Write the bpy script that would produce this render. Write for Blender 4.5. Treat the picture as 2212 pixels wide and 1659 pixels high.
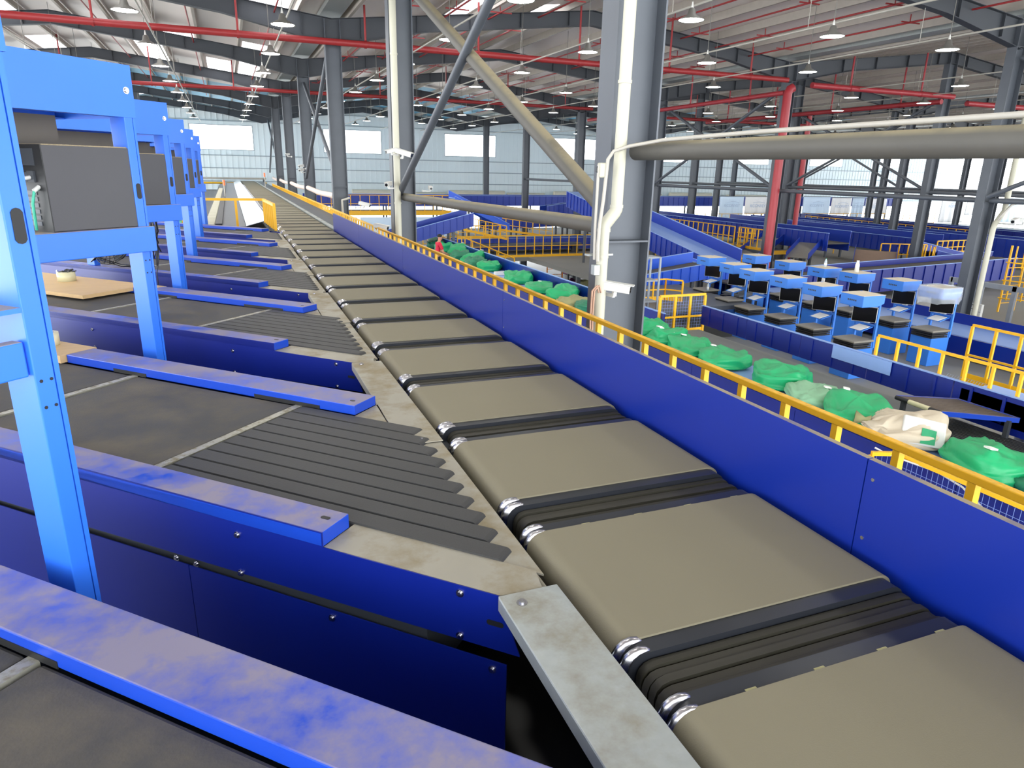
import bpy, bmesh, math, random
from mathutils import noise
from mathutils import Vector, Matrix
C = bpy.context.scene.collection
for o in list(bpy.data.objects): bpy.data.objects.remove(o)
H = 7.6          # eye height above the hall floor; all lengths below are metres relative to the eye
rnd = random.Random(7)
S2 = math.sqrt(.5)
# ---------------------------------------------------------------- camera
F_PX = 1485.84
cam = bpy.data.cameras.new('camera'); cam.sensor_fit = 'HORIZONTAL'; cam.sensor_width = 36.0
cam.lens = F_PX / 2212 * 36; cam.clip_start = .05; cam.clip_end = 500
camo = bpy.data.objects.new('camera', cam); C.objects.link(camo)
RX = (0.93044631, -0.09067909, 0.35503095); RY = (-0.36589787, -0.28203384, 0.88689101); RZ = (0.01970827, -0.95510953, -0.29559663)
camo.matrix_world = Matrix(((RX[0], -RX[1], -RX[2], 0), (RY[0], -RY[1], -RY[2], 0), (RZ[0], -RZ[1], -RZ[2], H), (0, 0, 0, 1)))
sc = bpy.context.scene; sc.camera = camo
# ---------------------------------------------------------------- light and exposure
w = bpy.data.worlds.new('world'); sc.world = w; w.use_nodes = True
bg = w.node_tree.nodes['Background']; bg.inputs[0].default_value = (.94, .97, 1.0, 1); bg.inputs[1].default_value = 6.5
sc.view_settings.view_transform = 'Standard'; sc.view_settings.look = 'None'
sc.view_settings.exposure = 0.2; sc.view_settings.gamma = 1; sc.view_settings.use_curve_mapping = False
sc.cycles.use_denoising = True
sc.cycles.max_bounces = 7; sc.cycles.diffuse_bounces = 4; sc.cycles.glossy_bounces = 3; sc.cycles.transmission_bounces = 4
sc.cycles.sample_clamp_indirect = 6
# ---------------------------------------------------------------- materials
def lin(c): return tuple(((v / 255) / 12.92 if v / 255 <= .04045 else ((v / 255 + .055) / 1.055) ** 2.4) for v in c)
MATS = {}
def mat(name, rgb, rough=.5, metal=0, var=.12, vscale=6.0, dust=None, dust_amt=0.0, dscale=5.0, bump=0.0, bscale=40.0, emit=0, alpha=1, spec=.5, stretch=(1, 1, 1), coat=0, rib=None, dmax=1.0):
    m = bpy.data.materials.new(name); m.use_nodes = True; nt = m.node_tree; N = nt.nodes; L = nt.links
    b = N['Principled BSDF']; c = lin(rgb)
    b.inputs['Roughness'].default_value = rough; b.inputs['Metallic'].default_value = metal
    b.inputs['Specular IOR Level'].default_value = spec; b.inputs['Alpha'].default_value = alpha
    if coat: b.inputs['Coat Weight'].default_value = coat; b.inputs['Coat Roughness'].default_value = .15
    tc = N.new('ShaderNodeTexCoord'); mp = N.new('ShaderNodeMapping'); L.new(tc.outputs['Object'], mp.inputs[0]); mp.inputs['Scale'].default_value = stretch
    nz = N.new('ShaderNodeTexNoise'); nz.inputs['Scale'].default_value = vscale; nz.inputs['Detail'].default_value = 5; L.new(mp.outputs[0], nz.inputs['Vector'])
    mx = N.new('ShaderNodeMix'); mx.data_type = 'RGBA'; L.new(nz.outputs['Fac'], mx.inputs[0])
    mx.inputs[6].default_value = tuple(max(0, v * (1 - var)) for v in c) + (1,); mx.inputs[7].default_value = tuple(min(1, v * (1 + var)) for v in c) + (1,)
    out = mx.outputs[2]
    if dust:
        n2 = N.new('ShaderNodeTexNoise'); n2.inputs['Scale'].default_value = dscale; n2.inputs['Detail'].default_value = 6; n2.inputs['Roughness'].default_value = .65; L.new(tc.outputs['Object'], n2.inputs['Vector'])
        g = N.new('ShaderNodeNewGeometry'); sp = N.new('ShaderNodeSeparateXYZ'); L.new(g.outputs['Normal'], sp.inputs[0])
        r1 = N.new('ShaderNodeMapRange'); r1.inputs[1].default_value = .5; r1.inputs[2].default_value = .95; L.new(sp.outputs['Z'], r1.inputs[0])
        r2 = N.new('ShaderNodeMapRange'); r2.inputs[1].default_value = .62 - dust_amt * .4; r2.inputs[2].default_value = .8 - dust_amt * .3; L.new(n2.outputs['Fac'], r2.inputs[0])
        mu = N.new('ShaderNodeMath'); mu.operation = 'MULTIPLY'; r2.inputs[4].default_value = dmax; L.new(r1.outputs[0], mu.inputs[0]); L.new(r2.outputs[0], mu.inputs[1])
        m2 = N.new('ShaderNodeMix'); m2.data_type = 'RGBA'; L.new(mu.outputs[0], m2.inputs[0]); L.new(out, m2.inputs[6]); m2.inputs[7].default_value = lin(dust) + (1,)
        out = m2.outputs[2]
        rr = N.new('ShaderNodeMapRange'); rr.inputs[3].default_value = rough; rr.inputs[4].default_value = .85; L.new(mu.outputs[0], rr.inputs[0]); L.new(rr.outputs[0], b.inputs['Roughness'])
    L.new(out, b.inputs['Base Color'])
    if bump or rib:
        bp = N.new('ShaderNodeBump'); bp.inputs['Strength'].default_value = bump or .6; bp.inputs['Distance'].default_value = .01
        if rib:
            wv = N.new('ShaderNodeTexWave'); wv.bands_direction = rib[0]; wv.inputs['Scale'].default_value = rib[1]; wv.inputs['Distortion'].default_value = 0
            L.new(tc.outputs['Object'], wv.inputs['Vector']); L.new(wv.outputs['Fac'], bp.inputs['Height'])
        else:
            n3 = N.new('ShaderNodeTexNoise'); n3.inputs['Scale'].default_value = bscale; n3.inputs['Detail'].default_value = 3; L.new(mp.outputs[0], n3.inputs['Vector']); L.new(n3.outputs['Fac'], bp.inputs['Height'])
        L.new(bp.outputs[0], b.inputs['Normal'])
    if emit:
        b.inputs['Emission Color'].default_value = c + (1,); b.inputs['Emission Strength'].default_value = emit
    MATS[name] = m; return m
DUST = (150, 138, 116)
M = MATS
mat('guard_blue', (7, 36, 132), .32, var=.04, dust=DUST, dust_amt=.9)
mat('rail_blue', (26, 70, 186), .28, var=.06, dust=(152, 140, 124), dust_amt=.72, dscale=4.5, dmax=.72)
mat('panel_blue', (8, 30, 124), .35, var=.08, vscale=2)
mat('gantry_blue', (44, 112, 228), .38, var=.04, dust=(170, 158, 140), dust_amt=.9)
mat('light_blue_sheet', (130, 160, 215), .4, var=.06)
mat('far_blue', (16, 50, 152), .4, var=.1, vscale=.8)
mat('belt_grey', (122, 116, 95), .72, var=.05, vscale=2.2, bump=.05, bscale=300)
mat('belt_black', (64, 63, 60), .68, var=.18, vscale=2.5, dust=(92, 86, 74), dust_amt=.55, dscale=3, bump=.1, bscale=120)
mat('strip_black', (58, 58, 57), .6, var=.1, vscale=6, bump=.1, bscale=150)
mat('rubber_black', (22, 23, 25), .5, var=.2)
mat('bellows', (44, 42, 32), .6, var=.35, vscale=10, stretch=(.3, 6, 1))
mat('frame_dark', (45, 48, 54), .38, metal=.3, var=.1)
mat('chrome', (200, 200, 205), .25, metal=1)
mat('mark_yellow', (172, 168, 120), .6)
mat('galvanised', (168, 174, 172), .42, metal=.55, var=.14, vscale=30, dust=(150, 146, 130), dust_amt=.35, dscale=4)
mat('apron_sheet', (158, 154, 140), .5, metal=.35, var=.08, vscale=8, dust=(140, 128, 100), dust_amt=.45, dscale=4)
mat('divider_metal', (178, 176, 160), .4, metal=.6, var=.1, dust=(120, 110, 80), dust_amt=.4, dscale=20)
mat('yellow', (236, 178, 20), .42, var=.06, dust=(190, 150, 70), dust_amt=.5, dscale=12)
mat('steel_grey', (82, 87, 94), .5, metal=.1, var=.12, vscale=3)
mat('steel_dark', (58, 62, 68), .55, var=.12, vscale=2)
mat('pipe_dust', (84, 82, 76), .6, var=.1, dust=(150, 140, 112), dust_amt=.95, dscale=2)
mat('pvc_white', (182, 180, 162), .45, var=.04)
mat('red_pipe', (150, 40, 42), .45, var=.1)
mat('red_bright', (158, 44, 52), .42, var=.08, dust=(120, 70, 60), dust_amt=.6)
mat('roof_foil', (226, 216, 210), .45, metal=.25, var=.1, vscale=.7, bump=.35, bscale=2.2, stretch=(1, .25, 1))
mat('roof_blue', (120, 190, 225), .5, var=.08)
mat('purlin', (176, 168, 158), .5, metal=.3, var=.1)
mat('wall_clad', (222, 232, 234), .5, var=.05, vscale=.5)
mat('wall_girt', (150, 164, 170), .5, var=.08)
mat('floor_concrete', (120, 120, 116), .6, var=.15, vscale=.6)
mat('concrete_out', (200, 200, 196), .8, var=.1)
mat('black_plastic', (30, 31, 33), .5, var=.1, dust=(165, 152, 125), dust_amt=1.0, dscale=14)
mat('case_grey', (70, 70, 74), .5, var=.05, vscale=3, dust=(165, 152, 125), dust_amt=1.0, dscale=14, bump=.08, bscale=500)
mat('board_dark', (92, 86, 78), .7, var=.15, vscale=4)
mat('plywood', (205, 172, 122), .6, var=.12, vscale=4, stretch=(1, 6, 1))
mat('tape', (222, 214, 176), .35, var=.05)
mat('white_plastic', (205, 205, 200), .4, var=.03)
mat('lens_black', (12, 12, 14), .15)
mat('lamp_white', (255, 252, 244), .4, emit=55)
mat('lamp_grey', (120, 118, 112), .5, metal=.3)
mat('conduit', (172, 168, 158), .5, var=.05)
mat('cable_green', (60, 170, 140), .5)
mat('dust_heap', (150, 138, 112), .95, var=.3, vscale=60, bump=.8, bscale=90)
mat('tape_tan', (206, 200, 160), .3)
mat('cloth_wrap', (214, 196, 186), .85, var=.12)
mat('cable_pink', (176, 140, 118), .6)
mat('shutter_cream', (214, 206, 186), .5, var=.05)
mat('mesh_blue', (120, 140, 200), .4)
mat('belt_dark', (112, 114, 110), .65, var=.1, vscale=3)
mat('slat_brown', (98, 88, 78), .6, var=.2, vscale=9)
mat('sack_green', (20, 158, 98), .42, var=.14, vscale=3, bump=.5, bscale=9)
mat('sack_pale', (128, 176, 140), .5, var=.12, vscale=3, bump=.5, bscale=9)
mat('sack_dull', (30, 116, 84), .5, var=.16, vscale=3, bump=.5, bscale=9)
mat('sack_beige', (196, 184, 162), .7, var=.12, vscale=3, bump=.6, bscale=9)
mat('sack_olive', (150, 148, 104), .7, var=.12, vscale=3, bump=.6, bscale=9)
mat('sack_purple', (130, 70, 120), .6, var=.15, bump=.6, bscale=9)
mat('paper', (230, 230, 224), .6, var=.03)
mat('print_green', (10, 140, 90), .4)
mat('steel_light', (138, 144, 152), .45, metal=.2)
mat('station_blue', (52, 122, 214), .42, var=.06)
mat('scale_top', (128, 124, 114), .6, var=.08)
mat('dust_top', (206, 196, 176), .8, var=.06)
mat('bottle_clear', (215, 230, 238), .12, alpha=.6)
mat('cap_blue', (60, 110, 200), .4)
mat('rail_plain', (34, 88, 210), .38, var=.06)
mat('slide_grey', (128, 126, 120), .4, metal=.4)
mat('slide_rust', (122, 98, 82), .5, metal=.3, var=.3, vscale=1.2)
mat('ladder_orange', (220, 130, 50), .5)
mat('crate_red', (92, 26, 34), .5, var=.1)
mat('pink_sheet', (226, 120, 140), .5)
mat('cloth_blue', (206, 228, 250), .7, var=.03)
mat('cloth_white', (240, 243, 246), .7, var=.03)
mat('banner_print', (168, 192, 222), .6)
mat('film', (225, 232, 238), .15, alpha=.38)
mat('roof_glow', (250, 250, 255), .5, emit=3)  # emission stands in for light glaring off the roof foil
mat('silver_sheet', (215, 220, 225), .22, metal=.9, var=.05)
mat('skin', (196, 140, 112), .5, var=.05)
mat('shirt_orange', (240, 110, 36), .75)
mat('shirt_red', (206, 34, 66), .75)
mat('trousers', (44, 48, 62), .8)
mat('hair', (22, 20, 20), .6)
mat('shoe', (30, 30, 32), .5)
mat('signal_orange', (250, 120, 70), .4)
mat('bell_yellow', (240, 190, 40), .4)
mat('glass', (235, 245, 250), .05, alpha=.12)
# ---------------------------------------------------------------- mesh helpers
class MB:
    def __init__(s): s.v = []; s.f = []; s.sm = []
    def add(s, vs, fs, smooth=False):
        n = len(s.v); s.v += [tuple(p) for p in vs]; s.f += [tuple(i + n for i in q) for q in fs]; s.sm += [smooth] * len(fs); return s
    def ob(s, o, a, b, c):
        o, a, b, c = Vector(o), Vector(a), Vector(b), Vector(c)
        if a.cross(b).dot(c) < 0: a, b = b, a
        P = [o, o + a, o + a + b, o + b, o + c, o + a + c, o + a + b + c, o + b + c]
        return s.add(P, [(3, 2, 1, 0), (4, 5, 6, 7), (0, 1, 5, 4), (1, 2, 6, 5), (2, 3, 7, 6), (3, 0, 4, 7)])
    def box(s, x0, x1, y0, y1, z0, z1): return s.ob((x0, y0, z0), (x1 - x0, 0, 0), (0, y1 - y0, 0), (0, 0, z1 - z0))
    def bar(s, p, q, w, h=None, up=(0, 0, 1)):
        p, q = Vector(p), Vector(q); h = h or w; d = (q - p); t = d.normalized(); u = Vector(up)
        if abs(t.dot(u)) > .99: u = Vector((1, 0, 0))
        r = t.cross(u).normalized(); u = r.cross(t)
        return s.ob(p - r * w / 2 - u * h / 2, d, r * w, u * h)
    def cyl(s, p, q, r, r2=None, n=12, caps=True):
        p, q = Vector(p), Vector(q); r2 = r if r2 is None else r2; t = (q - p).normalized(); u = Vector((0, 0, 1)) if abs(t.z) < .9 else Vector((1, 0, 0))
        a = t.cross(u).normalized(); b = t.cross(a); vs = []
        for k in range(n):
            e = 2 * math.pi * k / n; d = a * math.cos(e) + b * math.sin(e); vs.append(p + d * r); vs.append(q + d * r2)
        s.add(vs, [(2 * k, 2 * ((k + 1) % n), 2 * ((k + 1) % n) + 1, 2 * k + 1) for k in range(n)], True)
        if caps: s.add(vs, [tuple(2 * k for k in range(n))[::-1], tuple(2 * k + 1 for k in range(n))])
        return s
    def tube(s, pts, r, n=8):
        P = [Vector(p) for p in pts]; vs = []; prev = None
        for i, p in enumerate(P):
            t = (P[min(i + 1, len(P) - 1)] - P[max(i - 1, 0)]).normalized()
            if prev is None:
                u = Vector((0, 0, 1)) if abs(t.z) < .9 else Vector((1, 0, 0)); a = t.cross(u).normalized()
            else: a = (prev - t * prev.dot(t)).normalized()
            prev = a; b = t.cross(a)
            vs += [p + (a * math.cos(2 * math.pi * k / n) + b * math.sin(2 * math.pi * k / n)) * r for k in range(n)]
        fs = [(i * n + k, i * n + (k + 1) % n, (i + 1) * n + (k + 1) % n, (i + 1) * n + k) for i in range(len(P) - 1) for k in range(n)]
        s.add(vs, fs, True); s.add(vs, [tuple(range(n))[::-1], tuple((len(P) - 1) * n + k for k in range(n))]); return s
    def prism(s, poly, d):           # a planar polygon extruded by vector d
        P = [Vector(p) for p in poly]; d = Vector(d); n = len(P)
        nn = Vector((0, 0, 0))
        for i in range(n): nn += P[i].cross(P[(i + 1) % n])
        if nn.dot(d) > 0: P = P[::-1]
        return s.add(P + [p + d for p in P], [tuple(range(n)), tuple(range(2 * n - 1, n - 1, -1))] + [(i, n + i, n + (i + 1) % n, (i + 1) % n) for i in range(n)])
    def lathe(s, c, prof, n=16, axis=(0, 0, 1)):
        c = Vector(c); t = Vector(axis).normalized(); u = Vector((1, 0, 0)) if abs(t.x) < .9 else Vector((0, 1, 0)); a = t.cross(u).normalized(); b = t.cross(a)
        vs = [c + t * z + (a * math.cos(2 * math.pi * k / n) + b * math.sin(2 * math.pi * k / n)) * r for r, z in prof for k in range(n)]
        return s.add(vs, [(i * n + k, i * n + (k + 1) % n, (i + 1) * n + (k + 1) % n, (i + 1) * n + k) for i in range(len(prof) - 1) for k in range(n)], True)
    def build(s, name, m, parent=None, bevel=0, seg=2, fix=True):
        if parent is not None: o0 = Vector(parent['_o'])
        else:
            xs = [p[0] for p in s.v]; ys = [p[1] for p in s.v]; o0 = Vector(((min(xs) + max(xs)) / 2, (min(ys) + max(ys)) / 2, min(p[2] for p in s.v)))
        me = bpy.data.meshes.new(name); me.from_pydata([Vector(p) - o0 for p in s.v], [], s.f)
        me.polygons.foreach_set('use_smooth', s.sm); me.materials.append(M[m] if isinstance(m, str) else m); me.update()
        if fix and len(s.f) < 6000:
            bm = bmesh.new(); bm.from_mesh(me); bmesh.ops.recalc_face_normals(bm, faces=bm.faces); bm.to_mesh(me); bm.free()
        o = bpy.data.objects.new(name, me); C.objects.link(o); o['_o'] = tuple(o0)
        if parent is not None: o.parent = parent
        else: o.location = o0 + Vector((0, 0, H))
        if bevel:
            b = o.modifiers.new('bevel', 'BEVEL'); b.width = bevel; b.segments = seg; b.limit_method = 'ANGLE'
        return o
def tag(o, label, cat, group=None, kind=None):
    if label: o['label'] = label
    if cat: o['category'] = cat
    if group: o['group'] = group
    if kind: o['kind'] = kind
    return o
def thing(name, label, cat, loc, group=None):
    o = bpy.data.objects.new(name, None); C.objects.link(o); o.empty_display_size = .2
    o.location = Vector(loc) + Vector((0, 0, H)); o['_o'] = tuple(loc); return tag(o, label, cat, group)
def struct(name, mb, m, **k):
    o = mb.build(name, m, **k); o['kind'] = 'structure'; return o
def copy_tree(o, off=(0, 0, 0), parent=None):
    c = o.copy(); C.objects.link(c)
    if parent is not None: c.parent = parent
    else: c.location = o.location + Vector(off); c['_o'] = tuple(Vector(o['_o']) + Vector(off))
    for ch in list(o.children): copy_tree(ch, (0, 0, 0), c)
    return c
def relabel(o, label): o['label'] = label; return o
ORD = ['first', 'second', 'third', 'fourth', 'fifth', 'sixth', 'seventh', 'eighth', 'ninth', 'tenth', 'eleventh', 'twelfth', 'thirteenth', 'fourteenth', 'fifteenth', 'sixteenth']

# ================================================================ the hall
SK = .005                                   # the hall stands a hair askew to the sorter
def bx(x, y): return x - SK * y
FY = [5.2 + 8 * k for k in range(-1, 8)]     # frames along the hall
RIDGE, VAL = [-20.7, -4.9, 11.0, 26.9, 42.8, 58.7, 74.6], [-12.8, 3.07, 19.0, 34.9, 50.8, 66.7, 82.6]
YW = 61.4
struct('floor', MB().box(-30, 85, -22, YW, -H - .2, -H), 'floor_concrete')
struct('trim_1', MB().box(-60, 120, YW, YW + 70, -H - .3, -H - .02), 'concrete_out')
# ceiling: purlins, roof sheets, rafters are its pieces
zc_r, zc_v = 4.78, 3.86                      # rafter top at ridge and valley
SLOPES = []
xs = sorted(RIDGE + VAL)
for a, b in zip(xs, xs[1:]): SLOPES.append((a, b, zc_v if a in VAL else zc_r, zc_v if b in VAL else zc_r))
ceil = thing('ceiling', None, None, (3, 28, 3.8)); ceil['kind'] = 'structure'
Y0 = -6.8
for si, (a, b, za, zb) in enumerate(SLOPES):
    for k in range(-1, 7):
        y0, y1 = (Y0 if k < 0 else FY[k + 1]), FY[k + 2] if k < 6 else YW
        mb = MB(); n = 2
        mb.prism([(bx(a, y0), y0, za + .24), (bx(b, y0), y0, zb + .24), (bx(b, y1), y1, zb + .24), (bx(a, y1), y1, za + .24)], (0, 0, .05))
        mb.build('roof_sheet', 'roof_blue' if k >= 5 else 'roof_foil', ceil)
    n = 6
    if b <= 11.1:  # added glowing panels between purlins, imitating overbright foil on the left slopes
        for i in range(n - 1):
            for k in range(1, 5):
                if rnd.random() > (.5 if b < 4 else .16): continue
                t0, t1 = (i + .47) / n, (i + 1.24) / n; y0, y1 = FY[k + 1] - 3.8 + rnd.choice((0, 2, 4)), FY[k + 1] + 3.6
                mb = MB(); mb.prism([(bx(a + (b - a) * t0, y0), y0, za + (zb - za) * t0 + .232), (bx(a + (b - a) * t1, y0), y0, za + (zb - za) * t1 + .232), (bx(a + (b - a) * t1, y1), y1, za + (zb - za) * t1 + .232), (bx(a + (b - a) * t0, y1), y1, za + (zb - za) * t0 + .232)], (0, 0, .005)); mb.build('roof_glow_panel', 'roof_glow', ceil)
    for i in range(n):
        t = (i + .35) / n; x = a + (b - a) * t; z = za + (zb - za) * t
        mb = MB()
        p = lambda dx, dz, y: (bx(x, y) + dx, y, z + dz)
        prof = [(-.03, 0), (.05, 0), (.05, .035), (.042, .035), (.042, .008), (-.022, .008), (-.022, .222), (-.03, .222)]
        A = [p(dx, dz, Y0) for dx, dz in prof]; mb.prism(A, (bx(0, YW) - bx(0, Y0), YW - Y0, 0))
        mb.build('purlin', 'purlin', ceil)
for xv in VAL[1:]:                           # valley gutters
    MB().ob((bx(xv - .28, Y0), Y0, zc_v + .1), (.56, 0, 0), (bx(0, YW) - bx(0, Y0), YW - Y0, 0), (0, 0, .12)).build('gutter', 'galvanised', ceil)
def ibeam(mb, A, B, dA, dB, wf=.22, t=.014):
    """tapered welded beam, top line A-B, depths dA, dB"""
    A, B = Vector(A), Vector(B); up = Vector((0, 0, 1)); y = Vector((0, 1, 0))
    mb.prism([A + y * t / 2, B + y * t / 2, B + y * t / 2 - up * dB, A + y * t / 2 - up * dA], -y * t)
    for o, e in ((A, B), (A - up * dA + up * t, B - up * dB + up * t)):
        mb.prism([o - y * wf / 2, e - y * wf / 2, e + y * wf / 2, o + y * wf / 2], -up * t)
for k, y in enumerate(FY):
    if k == len(FY) - 1: y = YW - .5
    for si, (a, b, za, zb) in enumerate(SLOPES):
        mb = MB(); va, vb = a in VAL, b in VAL
        A = Vector((bx(a, y), y, za)); B = Vector((bx(b, y), y, zb)); mid = .42
        da, db = (.66 if va else .42), (.66 if vb else .42)
        Q = A + (B - A) * (.35 if va else .65)
        ibeam(mb, A, Q, da, mid); ibeam(mb, Q, B, mid, db)
        for t in (.1, .3, .5, .7, .9):
            q = A + (B - A) * t; d = mid + .1 * (t < .3 and va or t > .7 and vb)
            mb.box(q.x - .006, q.x + .006, y - .09, y + .09, q.z - d, q.z - .014)
        mb.build('rafter', 'steel_dark', ceil)
# columns
def column(x, y, label, group=None, z1=zc_v - .02, red=False, m='steel_grey', cat='column', wx=.41, wy=.26):
    t = thing('steel_column', label, cat, (bx(x, y), y, -H), group); X = bx(x, y); mb = MB(); tf = .016
    for s in (-1, 1): mb.box(X + s * wx / 2 - tf / 2, X + s * wx / 2 + tf / 2, y - wy / 2, y + wy / 2, -H + .03, z1)
    mb.box(X - wx / 2, X + wx / 2, y - .005, y + .005, -H + .03, z1)
    mb.build('shaft', m, t)
    MB().box(X - wx / 2 - .08, X + wx / 2 + .08, y - wy / 2 - .08, y + wy / 2 + .08, -H, -H + .03).build('base_plate', m, t)
    mb = MB()
    for zz in (-.55, zc_v - .62):
        for s in (-1, 1): mb.box(X - wx / 2 + .01, X + wx / 2 - .01, y + s * .07 - .06, y + s * .07 + .06, zz, zz + .014)
    mb.build('stiffener', m, t)
    return t
near = ['front steel column beside the yellow railing, with a kinked white drainpipe', 'dark steel column carrying the lower end of the crossed brace pipes, white straight drainpipe on it',
        'grey steel column behind the crossed braces, white conduit down its face', 'grey steel column left of the one with the white conduit, in the row beyond the sorter',
        'slim looking dark column fourth behind the crossed braces near the sorter end', 'dark column near the far end of the sorter with thin pale braces']
for k, y in enumerate(FY[1:7]): column(3.07, y, near[k])
rows = {19.0: 'the row past the scanning stations', 26.9: 'the ridge row on the right', 34.9: 'the valley row at far right', 42.8: 'the second ridge row far right', 50.8: 'the rightmost far row'}
for x, nm in rows.items():
    for k, y in enumerate(FY[1:8]):
        if y / x > 4 or y / x < .45: continue
        column(x, y, f'dark grey steel column, {ORD[k]} frame from the camera in {nm}', 'steel columns on the right side of the hall', zc_v if x in VAL else zc_r - .02)
for x in (-12.8, -4.9): column(x, FY[7] + .4, 'dark wall column at the far end, ' + ('hidden left' if x < -9 else 'left of the first window'), None, zc_r - .4)
# far wall with windows
zt = lambda x: next((za + (zb - za) * (x - a) / (b - a) for a, b, za, zb in SLOPES if a <= x <= b), zc_v) + .22
wall = thing('wall_far', None, None, (20, YW, -2.4)); wall['kind'] = 'structure'
WZ0, WZ1, ZB = 1.14, 3.02, -2.35
wins = [(-2.55 + 10.3 * i - .3 * (i > 0), 2.05 + 10.3 * i - .1 * (i > 0)) for i in range(-1, 8)]

X = -20.7
cells = []
for a, b in wins:
    cells.append((X, a, None)); cells.append((a, b, 'w')); X = b
cells.append((X, 82.6, None))
for a, b, wv in cells:
    brk = [a] + [x for x in xs if a < x < b] + [b]
    for p, q in zip(brk, brk[1:]):
        if q - p < .02: continue
        lo = WZ1 if wv else ZB
        MB().prism([(p, YW, lo), (q, YW, lo), (q, YW, zt(q)), (p, YW, zt(p))], (0, .06, 0)).build('cladding_sheet', 'wall_clad', wall)
    if wv: MB().box(a, b, YW, YW + .06, ZB, WZ0).build('cladding_sheet', 'wall_clad', wall)
mb = MB()
x = -12.7
while x < 82:                                # standing ribs of the cladding
    ins = next((1 for a, b in wins if a - .05 < x < b + .05), 0)
    for z0, z1 in (((ZB, WZ0), (WZ1, zt(x))) if ins else ((ZB, zt(x)),)): mb.box(x - .03, x + .03, YW - .03, YW, z0, z1)
    x += .42
o = mb.build('cladding_rib', 'wall_clad', wall, fix=False); o['kind'] = 'stuff'
for z in (-1.2, -.2, .75, 3.3, 4.1):
    for a, b in ((-20.7, 82.6),): MB().box(a, b, YW - .16, YW - .03, z - .035, z + .035).build('girt', 'wall_girt', wall)
for i, (a, b) in enumerate(wins):
    t = thing(f'window_{i + 1}', None, None, ((a + b) / 2, YW, WZ0)); t['kind'] = 'structure'
    mb = MB()
    for p in ((a, a + .05), (b - .05, b)): mb.box(p[0], p[1], YW - .02, YW + .08, WZ0, WZ1)
    for p in ((WZ0, WZ0 + .05), (WZ1 - .05, WZ1)): mb.box(a + .05, b - .05, YW - .02, YW + .08, p[0], p[1])
    mb.build('window_frame', 'wall_girt', t)
    MB().box(a + .05, b - .05, YW + .03, YW + .036, WZ0 + .05, WZ1 - .05).build('pane', 'glass', t)
# sill beam and posts under the cladding; the dock openings below stay open to the daylight
MB().box(-20.7, 82.6, YW - .2, YW + .1, ZB - .18, ZB).build('trim_2', 'wall_girt')['kind'] = 'structure'

# ================================================================ the cross-belt sorter
SX0, SX1, SZ = .775, 1.705, -1.1
sorter = thing('cross_belt_sorter', 'long cross belt sorter with grey carrier belts running away from the camera', 'conveyor', (1.24, 25, -H))
PITCH, G0 = .808, 1.10
def rounded(mb, y0, y1, x0, x1, z, r, zb, n=6):
    pr = [(x0, zb)]
    pr += [(x0 + r - r * math.cos(a), z - r + r * math.sin(a)) for a in [math.pi / 2 * k / n for k in range(n + 1)]]
    pr += [(x1 - r + r * math.sin(a), z - r + r * math.cos(a)) for a in [math.pi / 2 * k / n for k in range(n + 1)]]
    pr += [(x1, zb)]
    n0 = len(mb.v); vs = [(x, y, z_) for x, z_ in pr for y in (y0, y1)]; m = len(pr)
    mb.add(vs, [(2 * i, 2 * i + 1, 2 * i + 3, 2 * i + 2) for i in range(m - 1)], True)
    mb.add(vs, [tuple(2 * i for i in range(m)), tuple(2 * i + 1 for i in range(m))[::-1], (0, 2 * m - 2, 2 * m - 1, 1)])
def carrier_parts(yc, detail):
    """a carrier between two gaps; yc is the gap on its near side"""
    ya, yb = yc + .102, yc + PITCH - .102
    mb = MB(); rounded(mb, ya + .02, yb - .02, SX0, SX1, SZ, .055, SZ - .16); belt = mb.build('carrier_belt', 'belt_grey', sorter)
    mb = MB()
    for y0, y1 in ((ya - .03, ya + .03), (yb - .03, yb + .03)): mb = MB(); rounded(mb, y0, y1, SX0 + .012, SX1 - .01, SZ - .006, .05, SZ - .15, 4); mb.build('end_frame', 'frame_dark', belt)
    if detail:
        mb = MB()
        for y in (ya - .02, yb - .02):
            for dy in (0, .038): mb.lathe((SX0 + .045, y + dy, SZ - .05), [(0, -.005), (.052, -.005), (.054, 0), (.054, .008), (0, .008)], 16, (0, 1, 0))
        mb.build('roller_cap', 'chrome', belt)['kind'] = 'stuff'
        mb = MB()
        for q in range(1, 5): mb.box(SX0 + q * .2, SX0 + q * .2 + .03, yb - .024, yb - .01, SZ - .007, SZ - .0045)
        mb.build('clip', 'mark_yellow', belt)['kind'] = 'stuff'
    mb = MB()                                 # ribbed cover over the coupling towards the next carrier
    y0 = yb + .03; n = 5
    for q in range(n):
        yy = y0 + .144 * q / n
        rounded(mb, yy, yy + .144 / n * .8, SX0 + .03, SX1 - .005, SZ - .022 - .006 * (q % 2), .04, SZ - .14, 3)
    mb.box(SX0 + .04, SX1 - .01, y0, y0 + .144, SZ - .14, SZ - .05)
    mb.build('bellows', 'bellows', belt)
    return belt
n_car = 70
b_near = [carrier_parts(G0 + PITCH * k, True) for k in range(-2, 1)]
src = b_near[-1]
for k in range(1, n_car):
    c = src.copy(); C.objects.link(c); c.parent = sorter; c.location = Vector((0, PITCH * k, 0))
    for ch in list(src.children):
        if k > 16 and ch.name.startswith(('clip', 'roller_cap')): continue
        d = ch.copy(); C.objects.link(d); d.parent = c
mb = MB()
mb.box(SX0 + .1, SX0 + .18, -1, 57, SZ - .5, SZ - .16); mb.box(SX1 - .2, SX1 - .12, -1, 57, SZ - .5, SZ - .16); mb.build('track_rail', 'steel_dark', sorter)
MB().box(SX0 - .2, SX1 + .05, -1, 57, SZ - .62, SZ - .56).build('under_tray', 'rubber_black', sorter)
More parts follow.
